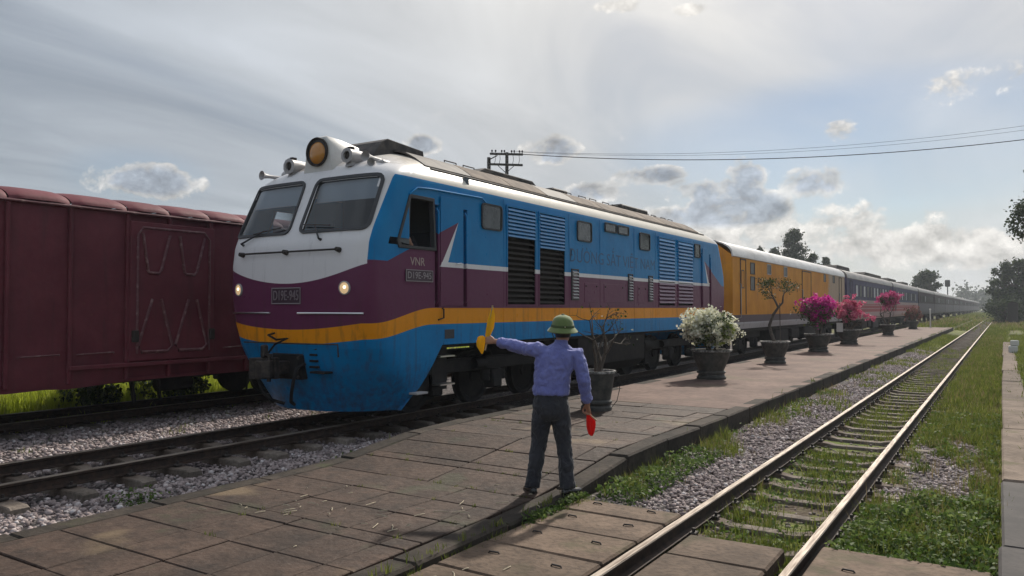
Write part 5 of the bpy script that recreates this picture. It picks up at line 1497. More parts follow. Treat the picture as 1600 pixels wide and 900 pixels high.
mz = zp(6.44)
MS = Vector((0.97, 0.97, 0.945))
man = thing('person', (-3.648, 6.44, mz), 'signalman in blue shirt, grey trousers and green sun helmet, seen from behind holding flags', 'person', rz=math.atan2(3.648, 6.44))
man.scale = MS
# local: x right, y away from the camera, z up (metres); he looks away, slightly to the left
SH_L, SH_R = Vector((-0.165, 0.0, 1.445)), Vector((0.225, 0.0, 1.405))
EL_L, WR_L = Vector((-0.375, 0.09, 1.475)), Vector((-0.565, 0.15, 1.515))
EL_R, WR_R = Vector((0.300, -0.02, 1.135)), Vector((0.335, 0.07, 0.905))
# shirt
m = MB()
m.ring([ell((-0.025, 0, 0.985), 0.180, 0.130), ell((-0.025, 0, 1.03), 0.190, 0.136), ell((-0.02, 0, 1.08), 0.178, 0.125), ell((-0.01, 0.0, 1.18), 0.182, 0.125), ell((0.01, 0.0, 1.28), 0.196, 0.125),
        ell((0.025, 0.0, 1.37), 0.205, 0.118), ell((0.035, 0.0, 1.43), 0.185, 0.102), ell((0.05, 0.0, 1.475), 0.115, 0.080), ell((0.07, 0.01, 1.505), 0.066, 0.062), ell((0.075, 0.012, 1.53), 0.060, 0.058)])
m.tube([SH_L + Vector((0.06, 0, -0.03)), SH_L, SH_L.lerp(EL_L, 0.5) + Vector((0, 0, -0.012)), EL_L, EL_L.lerp(WR_L, 0.5), WR_L + (EL_L - WR_L) * 0.12], [0.078, 0.080, 0.066, 0.064, 0.054, 0.054], 14)
m.tube([SH_R + Vector((-0.06, 0, -0.02)), SH_R, SH_R.lerp(EL_R, 0.5) + Vector((0.012, -0.005, 0)), EL_R, EL_R.lerp(WR_R, 0.5), WR_R + (EL_R - WR_R) * 0.10], [0.074, 0.078, 0.066, 0.066, 0.058, 0.058], 14)
shirt = fuse('shirt', m, M_SHIRT, man, 0.009, 5, (0.020, 0.11))
obj('collar', MB().ring([ell((0.075, 0.012, 1.500), 0.070, 0.066, 20), ell((0.078, 0.014, 1.545), 0.062, 0.060, 20), ell((0.078, 0.014, 1.545), 0.056, 0.054, 20), ell((0.075, 0.012, 1.50), 0.062, 0.058, 20)], True, False), M_SHIRT, shirt, smooth=50)
for W_, E_ in ((WR_L, EL_L), (WR_R, EL_R)):
    d_ = (E_ - W_).normalized()
    obj('cuff', MB().tube([W_ + d_ * 0.005, W_ + d_ * 0.015, W_ + d_ * 0.06, W_ + d_ * 0.07], [0.044, 0.048, 0.053, 0.05], 16), M_SHIRT, shirt, smooth=50)
# trousers
m = MB()
m.ring([ell((-0.025, 0, 1.035), 0.158, 0.112), ell((-0.025, 0, 0.97), 0.172, 0.122), ell((-0.025, -0.006, 0.88), 0.182, 0.135), ell((-0.022, -0.006, 0.80), 0.180, 0.128), ell((-0.02, 0, 0.735), 0.15, 0.10)])
KN_L, AN_L, KN_R, AN_R = Vector((-0.145, 0.035, 0.47)), Vector((-0.212, 0.02, 0.055)), Vector((0.105, 0.02, 0.47)), Vector((0.140, -0.03, 0.055))
HL, HR = Vector((-0.110, 0, 0.84)), Vector((0.065, 0, 0.84))
m.tube([HL + Vector((0, 0, 0.05)), HL, HL.lerp(KN_L, 0.35), HL.lerp(KN_L, 0.7), KN_L, KN_L.lerp(AN_L, 0.4) + Vector((0, -0.008, 0)), KN_L.lerp(AN_L, 0.8), AN_L + Vector((0, 0, 0.0))], [0.085, 0.098, 0.096, 0.084, 0.077, 0.075, 0.071, 0.074], 16)
m.tube([HR + Vector((0, 0, 0.05)), HR, HR.lerp(KN_R, 0.35), HR.lerp(KN_R, 0.7), KN_R, KN_R.lerp(AN_R, 0.4) + Vector((0, -0.008, 0)), KN_R.lerp(AN_R, 0.8), AN_R + Vector((0, 0, 0.0))], [0.085, 0.098, 0.096, 0.084, 0.077, 0.075, 0.071, 0.074], 16)
trousers = fuse('trousers', m, M_TROUSER, man, 0.009, 4, (0.020, 0.13))
obj('belt', MB().ring([ell((-0.025, 0, 1.00), 0.174, 0.126, 28), ell((-0.025, 0, 1.03), 0.172, 0.124, 28), ell((-0.025, 0, 1.03), 0.166, 0.118, 28), ell((-0.025, 0, 1.0), 0.168, 0.12, 28)], True, False), M_BELT, trousers, smooth=50)
# shoes
for A_, ya in ((AN_L, 0.35), (AN_R, -0.75)):
    m = MB(); rg = []
    for t, w_, h_ in ((-0.075, 0.022, 0.045), (-0.06, 0.034, 0.06), (-0.01, 0.036, 0.075), (0.05, 0.042, 0.06), (0.10, 0.046, 0.048), (0.15, 0.042, 0.042), (0.185, 0.026, 0.032), (0.198, 0.010, 0.022)):
        rg.append([(w_ * math.cos(a) * (1 if math.sin(a) > 0 else 1.0), t, max(0.0, h_ * (0.35 + 0.65 * math.sin(a)))) for a in np.linspace(0, 2 * math.pi, 14, endpoint=False)])
    m.ring(rg)
    sh = obj('shoe', m, M_SHOE, man, (A_.x, A_.y, 0.0), (0, 0, ya), smooth=60)
# body: neck, head and hands in one surface
m = MB()
hc = Vector((0.092, 0.02, 1.645))
rg = []
for z, rx, ry, oy in ((-0.135, 0.045, 0.050, 0.035), (-0.10, 0.060, 0.075, 0.02), (-0.05, 0.070, 0.090, 0.008), (0.0, 0.075, 0.097, 0.0), (0.05, 0.073, 0.095, -0.002), (0.09, 0.060, 0.080, -0.004), (0.115, 0.030, 0.04, -0.004)):
    rg.append(ell((hc.x, hc.y + oy, hc.z + z), rx, ry, 16, rz=0.25))
m.ring(rg)
m.tube([(0.07, 0.005, 1.44), (0.078, 0.01, 1.50), (0.088, 0.012, 1.60)], [0.058, 0.054, 0.052], 14)
fc = Vector((-math.sin(0.25), math.cos(0.25), 0)); sdv = Vector((math.cos(0.25), math.sin(0.25), 0))
m.tube([hc + fc * 0.088 + Vector((0, 0, 0.02)), hc + fc * 0.110 + Vector((0, 0, -0.02)), hc + fc * 0.092 + Vector((0, 0, -0.035))], [0.010, 0.015, 0.010], 8)       # nose
m.tube([hc + fc * 0.085 + sdv * -0.025 + Vector((0, 0, -0.065)), hc + fc * 0.097 + Vector((0, 0, -0.065)), hc + fc * 0.085 + sdv * 0.025 + Vector((0, 0, -0.065))], [0.006, 0.009, 0.006], 6)
for s in (-1, 1):
    e = hc + sdv * s * 0.077 + Vector((0, 0, -0.01))
    m.tube([e + Vector((0, 0, 0.03)), e + sdv * s * 0.012 - fc * 0.012 + Vector((0, 0, 0.012)), e + sdv * s * 0.010 - fc * 0.008 + Vector((0, 0, -0.02)), e + Vector((0, 0, -0.032))], [0.008, 0.015, 0.013, 0.007], 8)
m.tube([EL_L.lerp(WR_L, 0.6), WR_L, WR_L + (WR_L - EL_L).normalized() * 0.03], [0.038, 0.029, 0.027], 12)
m.tube([EL_R.lerp(WR_R, 0.6), WR_R, WR_R + (WR_R - EL_R).normalized() * 0.03], [0.038, 0.029, 0.027], 12)
hand(m, WR_L + (WR_L - EL_L).normalized() * 0.035, (-0.95, 0.22, 0.10), (0.05, 0.1, 1), (0.3, -0.95, 0.1), 1.0, 1.25)
hand(m, WR_R + (WR_R - EL_R).normalized() * 0.035, (0.12, 0.30, -0.95), (-0.55, 0.85, 0.2), (0.85, 0.45, 0.2), 1.0, 1.15, 1)
m.ring([ell((-0.02, 0, 0.80), 0.13, 0.085), ell((-0.02, 0, 1.0), 0.13, 0.085), ell((0.0, 0, 1.2), 0.13, 0.08), ell((0.025, 0, 1.36), 0.15, 0.075), ell((0.05, 0, 1.44), 0.10, 0.06), ell((0.07, 0.005, 1.48), 0.045, 0.045)])
m.tube([SH_L + Vector((0.09, 0, -0.03)), SH_L, EL_L, EL_L.lerp(WR_L, 0.62)], [0.045, 0.045, 0.036, 0.036], 10)
m.tube([SH_R + Vector((-0.09, 0, -0.03)), SH_R, EL_R, EL_R.lerp(WR_R, 0.62)], [0.045, 0.045, 0.036, 0.036], 10)
m.tube([HL + Vector((0.03, 0, 0.03)), HL.lerp(KN_L, 0.5), KN_L, AN_L], [0.06, 0.06, 0.045, 0.036], 10)
m.tube([HR + Vector((-0.03, 0, 0.03)), HR.lerp(KN_R, 0.5), KN_R, AN_R], [0.06, 0.06, 0.045, 0.036], 10)
bodyo = fuse('body', m, M_SKIN, man, 0.0062, 2)
# hair round the back of the head, below the helmet
m = MB(); rg = []
for z, k in ((-0.075, 1.035), (-0.04, 1.05), (0.0, 1.05), (0.05, 1.05)):
    r3 = []
    for a in np.linspace(math.pi * 1.02, math.pi * 1.98, 12):
        x, y = (0.070 + 0.01 * min(1, (z + 0.1) * 10)) * k * math.cos(a), (0.090 + 0.006) * k * math.sin(a)
        r3.append((hc.x + x * math.cos(0.25) - y * math.sin(0.25), hc.y + x * math.sin(0.25) + y * math.cos(0.25), hc.z + z))
    rg.append(r3)
m.ring(rg, False)
hr = obj('hair', m, M_HAIR, man, smooth=60); so = hr.modifiers.new('t', 'SOLIDIFY'); so.thickness = 0.012
# sun helmet
hx, hy, hz_ = hc.x, hc.y - 0.005, hc.z + 0.01
m = MB().lathe([(0.152, -0.030), (0.156, -0.022), (0.135, 0.004), (0.118, 0.022), (0.112, 0.045), (0.106, 0.075), (0.092, 0.105), (0.068, 0.128), (0.035, 0.141), (0.012, 0.144), (0.001, 0.1445)], 32, (0, 0, 0))
m.lathe([(0.152, -0.030), (0.128, -0.002), (0.108, 0.018), (0.10, 0.05), (0.001, 0.05)], 32, (0, 0, 0))
hl = obj('sun_helmet', m, M_HELMET, man, (hx, hy, hz_), (0.10, 0.0, 0.25), smooth=50)
hl.scale = (0.97, 1.12, 1.0)
obj('helmet_band', MB().lathe([(0.1195, 0.020), (0.121, 0.024), (0.1165, 0.042), (0.1135, 0.044)], 32), M_BAND, hl, smooth=40)
obj('vent_button', MB().lathe([(0.017, 0.141), (0.018, 0.148), (0.010, 0.154), (0.001, 0.155)], 12), M_BAND, hl, smooth=50)
obj('air_eyelet', MB().lathe([(0.001, -0.1225), (0.006, -0.1225), (0.006, -0.115)], 8, (-0.012, 0, 0.035), 'Y'), M_CHROME, hl)
obj('chin_strap', MB().tube([(0.10, 0.03, 0.0), (0.09, 0.06, -0.06), (0.05, 0.085, -0.13), (0.0, 0.09, -0.15), (-0.05, 0.085, -0.13), (-0.09, 0.06, -0.06), (-0.10, 0.03, 0.0)], 0.005, 5), M_BAND, hl, smooth=40)

# flags, each rolled round its stick
def cloth_mat(name, a, b2):
    def fn(N, b):
        col = N.mix(N.noise(N.coord('Object'), 12, 3), a, b2)
        tb = N.new('ShaderNodeBsdfTranslucent'); N.link(col, tb.inputs[0])
        mx = N.new('ShaderNodeMixShader'); mx.inputs[0].default_value = 0.4
        N.link(b.outputs[0], mx.inputs[1]); N.link(tb.outputs[0], mx.inputs[2]); N.link(mx.outputs[0], N.nt.nodes['Material Output'].inputs[0])
        return col
    return material(name, fn, rough=0.7, spec=0.2)
M_YFLAG = cloth_mat('yellow flag cloth', (0.75, 0.44, 0.012), (0.85, 0.56, 0.03))
M_RFLAG = cloth_mat('red flag cloth', (0.62, 0.012, 0.012), (0.80, 0.03, 0.02))
M_STICK = material('flag stick wood', rough=0.6, color=(0.42, 0.30, 0.18))
rzm = man.rotation_euler.z
def place(name, hand_p, label):
    p = Matrix.Rotation(rzm, 4, 'Z') @ (Vector(hand_p) * MS); return thing(name, (man.location.x + p.x, man.location.y + p.y, man.location.z + p.z), label, 'flag', rz=rzm)
HLp = WR_L + (WR_L - EL_L).normalized() * 0.035 + Vector((-0.075, 0.035, 0.008))
yf = place('signal_flag', HLp, 'yellow flag half rolled on its stick in the raised left hand')
obj('stick', MB().tube([(-0.022, 0.0, -0.10), (0.0, 0.0, 0.0), (0.052, 0.0, 0.345)], 0.008, 8), M_STICK, yf, smooth=50)
def roll(pts, wid, fold, n=10):
    """gathered cloth: a closed lens section along a path, with folds"""
    rg = []
    for i, (p, w) in enumerate(zip(pts, wid)):
        r3 = []
        for k in range(n * 2):
            a = 2 * math.pi * k / (n * 2); f = 1 + fold * math.sin(5 * a + i * 0.9)
            r3.append((p[0] + w * math.cos(a) * f, p[1] + w * 0.42 * math.sin(a) * f, p[2]))
        rg.append(r3)
    return MB().ring(rg)
obj('cloth', roll([(0.0, 0, 0.02), (0.006, 0, 0.06), (0.022, 0, 0.12), (0.036, 0, 0.19), (0.046, 0, 0.25), (0.050, 0, 0.30), (0.052, 0, 0.325)], [0.016, 0.024, 0.032, 0.030, 0.023, 0.014, 0.008], 0.34), M_YFLAG, yf, smooth=60)
obj('loose_cloth', roll([(-0.055, 0, 0.045), (-0.062, 0, 0.03), (-0.068, 0.0, -0.01), (-0.066, 0, -0.06), (-0.058, 0, -0.10), (-0.052, 0, -0.135)], [0.010, 0.030, 0.036, 0.030, 0.018, 0.006], 0.42), M_YFLAG, yf, smooth=60)
HRp = WR_R + (WR_R - EL_R).normalized() * 0.035 + Vector((0.012, 0.035, -0.09))
rf = place('signal_flag', HRp, 'red flag hanging folded from the lowered right hand')
obj('stick', MB().tube([(-0.02, 0.0, 0.06), (0.0, 0.0, 0.0), (0.075, -0.02, -0.065)], 0.008, 8), M_STICK, rf, smooth=50)
obj('cloth', roll([(0.0, 0, 0.005), (0.004, 0, -0.02), (0.016, 0, -0.06), (0.022, 0, -0.11), (0.022, 0, -0.16), (0.024, 0, -0.195), (0.028, 0, -0.215)], [0.012, 0.022, 0.034, 0.034, 0.028, 0.020, 0.009], 0.45), M_RFLAG, rf, smooth=60)

# driver leaning at the open cab window
drv = thing('person', (-8.6, 7.5, 1.92), 'driver in dark clothes with one hand at the open cab window', 'person')
M_DARKCLOTH = material('dark work jacket', m_cloth((0.018, 0.020, 0.028), (0.03, 0.033, 0.042)), rough=0.8)
m = MB()
cx_, cy_ = 0.80, 1.55
m.ring([ell((cx_, cy_, 0.46), 0.18, 0.14), ell((cx_, cy_, 0.6), 0.18, 0.13), ell((cx_, cy_ - 0.03, 0.8), 0.20, 0.13), ell((cx_, cy_ - 0.05, 0.95), 0.20, 0.11), ell((cx_, cy_ - 0.06, 1.02), 0.10, 0.08), ell((cx_, cy_ - 0.06, 1.06), 0.06, 0.06)])
m.tube([(1.0, 1.49, 0.95), (1.16, 1.40, 0.80), (1.30, 1.25, 0.70), (1.33, 1.14, 0.80)], [0.07, 0.062, 0.052, 0.042], 12)
m.tube([(0.60, 1.49, 0.95), (0.52, 1.32, 0.76), (0.55, 1.02, 0.80)], [0.07, 0.06, 0.045], 12)
m.tube([(0.88, 1.5, 0.5), (0.92, 1.15, 0.48), (0.92, 1.05, 0.1)], [0.09, 0.08, 0.06], 12); m.tube([(0.72, 1.5, 0.5), (0.70, 1.15, 0.48), (0.70, 1.05, 0.1)], [0.09, 0.08, 0.06], 12)
fuse('jacket', m, M_DARKCLOTH, drv, 0.014, 4)
m = MB()
dh = Vector((cx_ + 0.01, cy_ - 0.08, 1.22))
m.ring([ell((dh.x, dh.y + oy, dh.z + z), rx, ry, 14) for z, rx, ry, oy in ((-0.13, 0.045, 0.05, -0.035), (-0.09, 0.06, 0.075, -0.02), (-0.04, 0.07, 0.09, -0.005), (0.02, 0.074, 0.096, 0), (0.07, 0.066, 0.085, 0), (0.11, 0.03, 0.04, 0))])
m.tube([(cx_, cy_ - 0.06, 1.0), (dh.x, dh.y + 0.01, dh.z - 0.08)], 0.052, 12)
m.tube([(dh.x, dh.y - 0.09, dh.z + 0.01), (dh.x, dh.y - 0.112, dh.z - 0.03), (dh.x, dh.y - 0.09, dh.z - 0.045)], [0.01, 0.015, 0.01], 8)
m.tube([(1.31, 1.18, 0.77), (1.335, 1.125, 0.82)], [0.034, 0.028], 10)
hand(m, (1.335, 1.12, 0.825), (0.1, -0.55, 0.75), (0.2, -0.6, -0.5), (0.95, 0.2, 0.1), 1.05, 0.7)
m.tube([(0.55, 1.05, 0.80), (0.56, 0.98, 0.82)], [0.034, 0.028], 10)
hand(m, (0.56, 0.97, 0.825), (0.1, -1, -0.1), (1, 0.1, 0), (0, 0, 1), 1.0, 0.8)
fuse('body', m, M_SKIN, drv, 0.008, 2)
obj('hair', MB().ring([ell((dh.x, dh.y + 0.008, dh.z + z), r1, r2, 14) for z, r1, r2 in ((0.03, 0.080, 0.10), (0.075, 0.073, 0.092), (0.11, 0.045, 0.06), (0.122, 0.01, 0.01))]), M_HAIR, drv, smooth=60)
# ------------------------------------------------------------------ grass, weeds, trees, poles and small things
M_GRASS = leafmat('grass blades', (0.065, 0.088, 0.016), (0.13, 0.16, 0.028), (0.27, 0.27, 0.08), 0.5)
M_FIELD = leafmat('sunlit tall grass', (0.24, 0.29, 0.025), (0.38, 0.44, 0.045), (0.52, 0.53, 0.11), 0.55)
M_WEED = leafmat('broad weed leaves', (0.035, 0.07, 0.015), (0.075, 0.125, 0.025), (0.19, 0.24, 0.08), 0.45)
rv = np.random.default_rng(5)
def blades(P, h, w, rng, lean=0.45):
    n = len(P); a = rng.uniform(0, 2 * np.pi, n); b2 = rng.uniform(0, 2 * np.pi, n)
    side = np.stack([np.cos(a), np.sin(a), np.zeros(n)], 1) * (w * rng.uniform(0.6, 1.3, n))[:, None]
    ln = np.stack([np.cos(b2), np.sin(b2), np.zeros(n)], 1) * (h * lean * rng.uniform(0.1, 1.2, n))[:, None]
    up_ = np.zeros((n, 3)); up_[:, 2] = h
    m1 = P + up_ * 0.55 + ln * 0.30
    tp = P + up_ * 0.95 + ln
    V = np.stack([P - side, P + side, m1 + side * 0.75, m1 - side * 0.75, tp], 1).reshape(-1, 3)
    i = np.arange(n)[:, None] * 5
    F = np.concatenate([np.concatenate([i, i + 1, i + 2], 1), np.concatenate([i, i + 2, i + 3], 1), np.concatenate([i + 3, i + 2, i + 4], 1)], 0)
    return V, F
def clump_field(x0, x1, y0, y1, clumps, per, h, w, rng, rad=0.07, keep=None):
    x = rng.uniform(x0, x1, clumps); y = rng.uniform(y0, y1, clumps)
    if keep is not None:
        k = keep(x, y); x, y = x[k], y[k]
    if x0 > PL_L and x1 < PL_R:          # weeds on the platform root in the joints
        y = np.array([min((r_[0] for r_ in rows), key=lambda q: abs(q - v)) for v in y])
    n = len(x); hh = rng.uniform(0.55, 1.35, n); tt = rng.uniform(0, 1, n)
    i = np.repeat(np.arange(n), per)
    X_ = x[i] + rng.normal(0, rad, len(i)); Y_ = y[i] + rng.normal(0, rad, len(i))
    on = (X_ < PL_R - 0.02) & (X_ > PL_L + 0.02)
    zg = np.where(on, np.array([zp(v) for v in Y_]) - 0.004, np.interp(X_, gx, gz) - 0.01)
    P = np.stack([X_, Y_, zg], 1)
    V, F = blades(P, h * hh[i] * rng.uniform(0.5, 1.2, len(i)), w, rng)
    t = np.repeat(np.clip(tt[i] * 0.7 + rng.uniform(0, 0.3, len(i)), 0, 1), 5)
    return V, F, t
def join_parts(parts):
    VV, FF, TT, o = [], [], [], 0
    for V, F, t in parts:
        VV.append(V); FF.append(F + o); TT.append(t); o += len(V)
    return np.concatenate(VV), np.concatenate(FF), np.concatenate(TT)
def nz(x, y, f=1.0, s=0.0): return np.sin(x * 5.1 * f + y * 1.7 * f + s) + np.sin(x * 2.3 * f - y * 3.1 * f + 1.3 + s) + np.sin(y * 0.9 * f + s * 2)
between = lambda x, y: (nz(x, y, 1.0) > -0.5) & (np.abs(x + 1.815) < 0.47)
right_k = lambda x, y: ~(patch_keep(x, y)) | (nz(x, y, 2) > 1.4)
left_k = lambda x, y: (x < -3.05 + 0.25 * np.sin(y * 1.9 + 2) - np.clip((y - 8) * 0.04, 0, 0.35)) & (nz(x, y, 1.3) > -0.8)
parts = [clump_field(-2.3, -1.33, 6.2, 16, 420, 16, 0.14, 0.0045, rv, 0.06, between), clump_field(-2.3, -1.33, 16, 42, 500, 12, 0.13, 0.008, rv, 0.1, between),
         clump_field(-1.12, -0.07, 6.6, 16, 1250, 18, 0.14, 0.0045, rv, 0.06, right_k), clump_field(-1.15, -0.07, 16, 40, 1500, 14, 0.14, 0.009, rv, 0.10),
         clump_field(-1.2, 0.0, 40, 75, 900, 12, 0.15, 0.02, rv, 0.2),
         clump_field(-3.42, -2.7, 6.9, 14, 420, 15, 0.15, 0.0045, rv, 0.05, left_k), clump_field(-3.42, -2.45, 14, 60, 900, 10, 0.13, 0.012, rv, 0.1, lambda x, y: (nz(x, y) > 0.4) | (y > 38)),
         clump_field(-3.52, -3.36, 2.5, 6.9, 120, 14, 0.07, 0.004, rv, 0.03, lambda x, y: nz(x, y, 1.6) > -0.3),
         clump_field(-2.5, -2.38, 3.5, 6.5, 34, 12, 0.08, 0.004, rv, 0.03), clump_field(-1.5, -1.36, 4.5, 6.6, 40, 14, 0.12, 0.004, rv, 0.04),
         clump_field(-3.4, -2.5, 6.45, 6.75, 36, 12, 0.06, 0.004, rv, 0.03), clump_field(0.36, 1.6, 8, 60, 1800, 10, 0.14, 0.01, rv, 0.12),
         clump_field(-6.9, -6.62, 4.0, 9.5, 16, 14, 0.10, 0.004, rv, 0.04, lambda x, y: nz(x, y, 0.8) > 0.6),
         clump_field(-6.3, -3.8, 3.2, 10.5, 46, 9, 0.035, 0.003, rv, 0.02),
         clump_field(-11.6, -9.4, 5.0, 10.5, 22, 12, 0.10, 0.005, rv, 0.06)]
V, F, T = join_parts(parts)
obj('grass', np_mesh('grass', V, F, M_GRASS, attr={'tint': T}), None, kind='stuff', label='weedy green grass along the siding and platform edge', cat='grass')
parts = [clump_field(-15.5, -14.0, 3.5, 14.5, 1100, 16, 0.50, 0.009, rv, 0.09), clump_field(-22, -15.5, 3.5, 15.5, 2400, 14, 0.42, 0.011, rv, 0.12), clump_field(-14.0, -13.35, 4, 13, 160, 10, 0.2, 0.008, rv, 0.08), clump_field(-12.9, -12.35, 4.5, 11.5, 90, 9, 0.12, 0.007, rv, 0.07), clump_field(-40, -21, 6, 30, 1600, 10, 0.4, 0.02, rv, 0.3)]
V, F, T = join_parts(parts)
obj('field_grass', np_mesh('field_grass', V, F, M_FIELD, attr={'tint': T}), None, kind='stuff', label='bright tall grass behind the freight wagon', cat='grass')
parts = [clump_field(-6.5, 1.0, 73, 110, 2200, 9, 0.22, 0.03, rv, 0.3, lambda x, y: np.abs(x + 1.815) > 0.75), clump_field(-7.0, 12, 110, 260, 3000, 9, 0.4, 0.08, rv, 0.8, lambda x, y: np.abs(x + 1.815) > 0.9),
         clump_field(1.4, 14, 30, 110, 3500, 9, 0.25, 0.03, rv, 0.3)]
V, F, T = join_parts(parts)
obj('field_grass', np_mesh('field_grass', V, F, M_GRASS, attr={'tint': T}), None, kind='stuff', label='green grass field beyond the end of the platform', cat='grass')
# dry stalks standing among the green
M_DRY = leafmat('dry straw stalks', (0.16, 0.12, 0.06), (0.26, 0.20, 0.10), (0.38, 0.31, 0.17), 0.3)
parts = [clump_field(-1.1, -0.08, 6.7, 18, 150, 6, 0.22, 0.003, rv, 0.05), clump_field(-2.25, -1.38, 6.5, 20, 90, 5, 0.16, 0.003, rv, 0.05), clump_field(-3.4, -2.9, 7, 20, 90, 5, 0.2, 0.003, rv, 0.05),
         clump_field(-1.1, -0.05, 18, 60, 300, 6, 0.2, 0.009, rv, 0.1), clump_field(-16, -14, 4, 14, 160, 6, 0.5, 0.006, rv, 0.1), clump_field(-7.0, 6, 75, 200, 700, 6, 0.4, 0.05, rv, 0.5, lambda x, y: np.abs(x + 1.815) > 0.9)]
V, F, T = join_parts(parts)
obj('dry_grass', np_mesh('dry_grass', V, F, M_DRY, attr={'tint': T}), None, kind='stuff', label='dry straw coloured stalks among the green grass', cat='grass')
# broad-leaved weeds
def weeds(regs):
    VV, FF, TT, o = [], [], [], 0
    for (x0, x1, y0, y1, n, h, s, keep) in regs:
        x = rv.uniform(x0, x1, n); y = rv.uniform(y0, y1, n)
        if keep is not None: k = keep(x, y); x, y = x[k], y[k]
        hh = (0.35 + 0.65 * (np.sin(x * 7 + y * 3) * np.sin(y * 5 - x * 4) * 0.5 + 0.5)) * h
        z = np.interp(x, gx, gz) + rv.uniform(0.1, 1.0, len(x)) * hh
        V_, F_ = leaf_cards(np.stack([x, y, z], 1), s, rv, 1.7, 1.0); t = np.repeat(np.clip((z - np.interp(x, gx, gz)) / (h + 1e-6) * 0.6 + rv.uniform(0, 0.5, len(x)), 0, 1), 4)
        VV.append(V_); FF.append(F_ + o); TT.append(t); o += len(V_)
    return np.concatenate(VV), np.concatenate(FF), np.concatenate(TT)
V, F, T = weeds([(-1.18, -0.06, 6.25, 8.6, 6000, 0.20, 0.026, lambda x, y: nz(x, y, 1.2) > -0.9), (-1.1, -0.08, 8.6, 16, 4000, 0.15, 0.028, right_k), (-2.25, -1.4, 6.2, 12, 1800, 0.12, 0.026, between),
                 (-3.42, -2.95, 6.8, 9.5, 2200, 0.16, 0.026, None), (-3.42, -3.0, 9.5, 20, 1500, 0.12, 0.03, lambda x, y: nz(x, y) > 0.2), (-3.5, -3.38, 5.6, 6.7, 500, 0.12, 0.022, None), (-3.54, -3.36, 2.5, 5.6, 700, 0.05, 0.02, lambda x, y: nz(x, y, 1.6) > 0),
                 (-7.25, -6.75, 4.1, 4.5, 160, 0.16, 0.024, None), (-6.8, -6.62, 6.4, 7.0, 180, 0.12, 0.022, None), (-6.75, -6.6, 5.4, 5.8, 120, 0.1, 0.02, None)])
obj('weeds', np_mesh('weeds', V, F, M_WEED, attr={'tint': T}), None, kind='stuff', label='low broad leaved weeds beside the rails', cat='weeds')
# shrubs under and behind the wagon
def shrub(x, y, r, h, label, n=1500, s=0.06):
    t = thing('shrub', (x, y, gz_at(x)), label, 'shrub', 'shrubs behind the wagon')
    m = MB(); tips = []
    for k in range(5): branch_tree(m, (0, 0, 0), rv.normal(size=3) * 0.5 + np.array([0, 0, 1]), h * 0.5, 0.02, 1, rv, tips)
    obj('stems', m, M_BARK, t, smooth=60)
    leaves('foliage', cloud_pts(bush(h * 0.5, r, h * 0.45, 22, r * 0.35, rv), n, rv, 0.3), s, M_LEAF, t, rv)
shrub(-13.9, 9.3, 0.75, 0.75, 'dark green shrub seen below the wagon, nearer the locomotive')
shrub(-14.2, 7.6, 0.6, 0.6, 'low dark shrub seen below the middle of the wagon')

# trees
M_TREELEAF = leafmat('tree leaves', (0.018, 0.032, 0.012), (0.036, 0.058, 0.020), (0.075, 0.095, 0.034), 0.3)
M_TREEBARK = material('tree bark', lambda N, b: N.mix(N.noise(N.scale(N.pos(), (3, 3, 0.6)), 3, 5), (0.035, 0.028, 0.023), (0.09, 0.075, 0.06)), rough=0.9)
def tree(x, y, h, blobs, label, n, s, trunk_r=0.22, name='tree', group='trees behind the train', z0=0.0, limbs=True, aspect=1.5):
    t = thing(name, (x, y, z0), label, 'tree', group)
    m = MB(); top = max(b2[2] for b2 in blobs)
    pts = [(0, 0, -0.3)] + [(rv.normal() * 0.12 * k / 3, rv.normal() * 0.12 * k / 3, h * 0.6 * k / 5) for k in range(1, 6)] + [(rv.normal() * 0.2, 0, top * 0.92)]
    m.tube(pts, [trunk_r * (1.25 if k == 0 else 1 - 0.12 * k) for k in range(len(pts))], 9)
    if limbs:
        for b2 in blobs:
            st = Vector(pts[2 + int(rv.integers(0, 3))]); e = Vector(b2[:3]); mid = st.lerp(e, 0.5) + Vector((0, 0, -0.08 * (e - st).length))
            m.tube([st, mid, e], [trunk_r * 0.35, trunk_r * 0.22, trunk_r * 0.06], 6)
    obj('trunk', m, M_TREEBARK, t, smooth=60)
    leaves('crown', cloud_pts(blobs, n, rv, 0.25, 0.62), s, M_TREELEAF, t, rv, aspect)
    return t
def conifer_blobs(h, r, n=70):
    B = []
    for k in range(n):
        f = rv.uniform(0.25, 1); z = h * f; rr_ = r * (1.08 - f) ** 0.7 * 1.15; a = rv.uniform(0, 6.28); q = rv.uniform(0.3, 1)
        B.append((math.cos(a) * rr_ * q, math.sin(a) * rr_ * q, z, r * rv.uniform(0.13, 0.27) * (1.2 - 0.6 * f)))
    B.append((0, 0, h * 0.97, r * 0.14)); return B
for (x, y, h, r, lab) in ((-26.5, 120, 13.3, 3.2, 'tallest dark pointed tree behind the orange coach'), (-28.9, 118, 10.6, 2.2, 'short dark tree just left of the tallest one'), (-31.7, 121, 11.3, 1.6, 'narrow pointed tree standing apart above the orange coach'),
                          (-23.0, 117, 9.6, 1.9, 'dark tree right of the tallest one behind the orange coach'), (-21.2, 116, 9.0, 1.4, 'rightmost small dark tree behind the orange coach'), (-36.2, 122, 10.9, 1.7, 'small dark treetop above the front of the orange coach'), (-38.2, 124, 10.6, 1.2, 'leftmost tiny treetop above the orange coach')):
    tree(x, y, h, conifer_blobs(h, r), lab, int(8500 * r / 2), 0.2, 0.2)
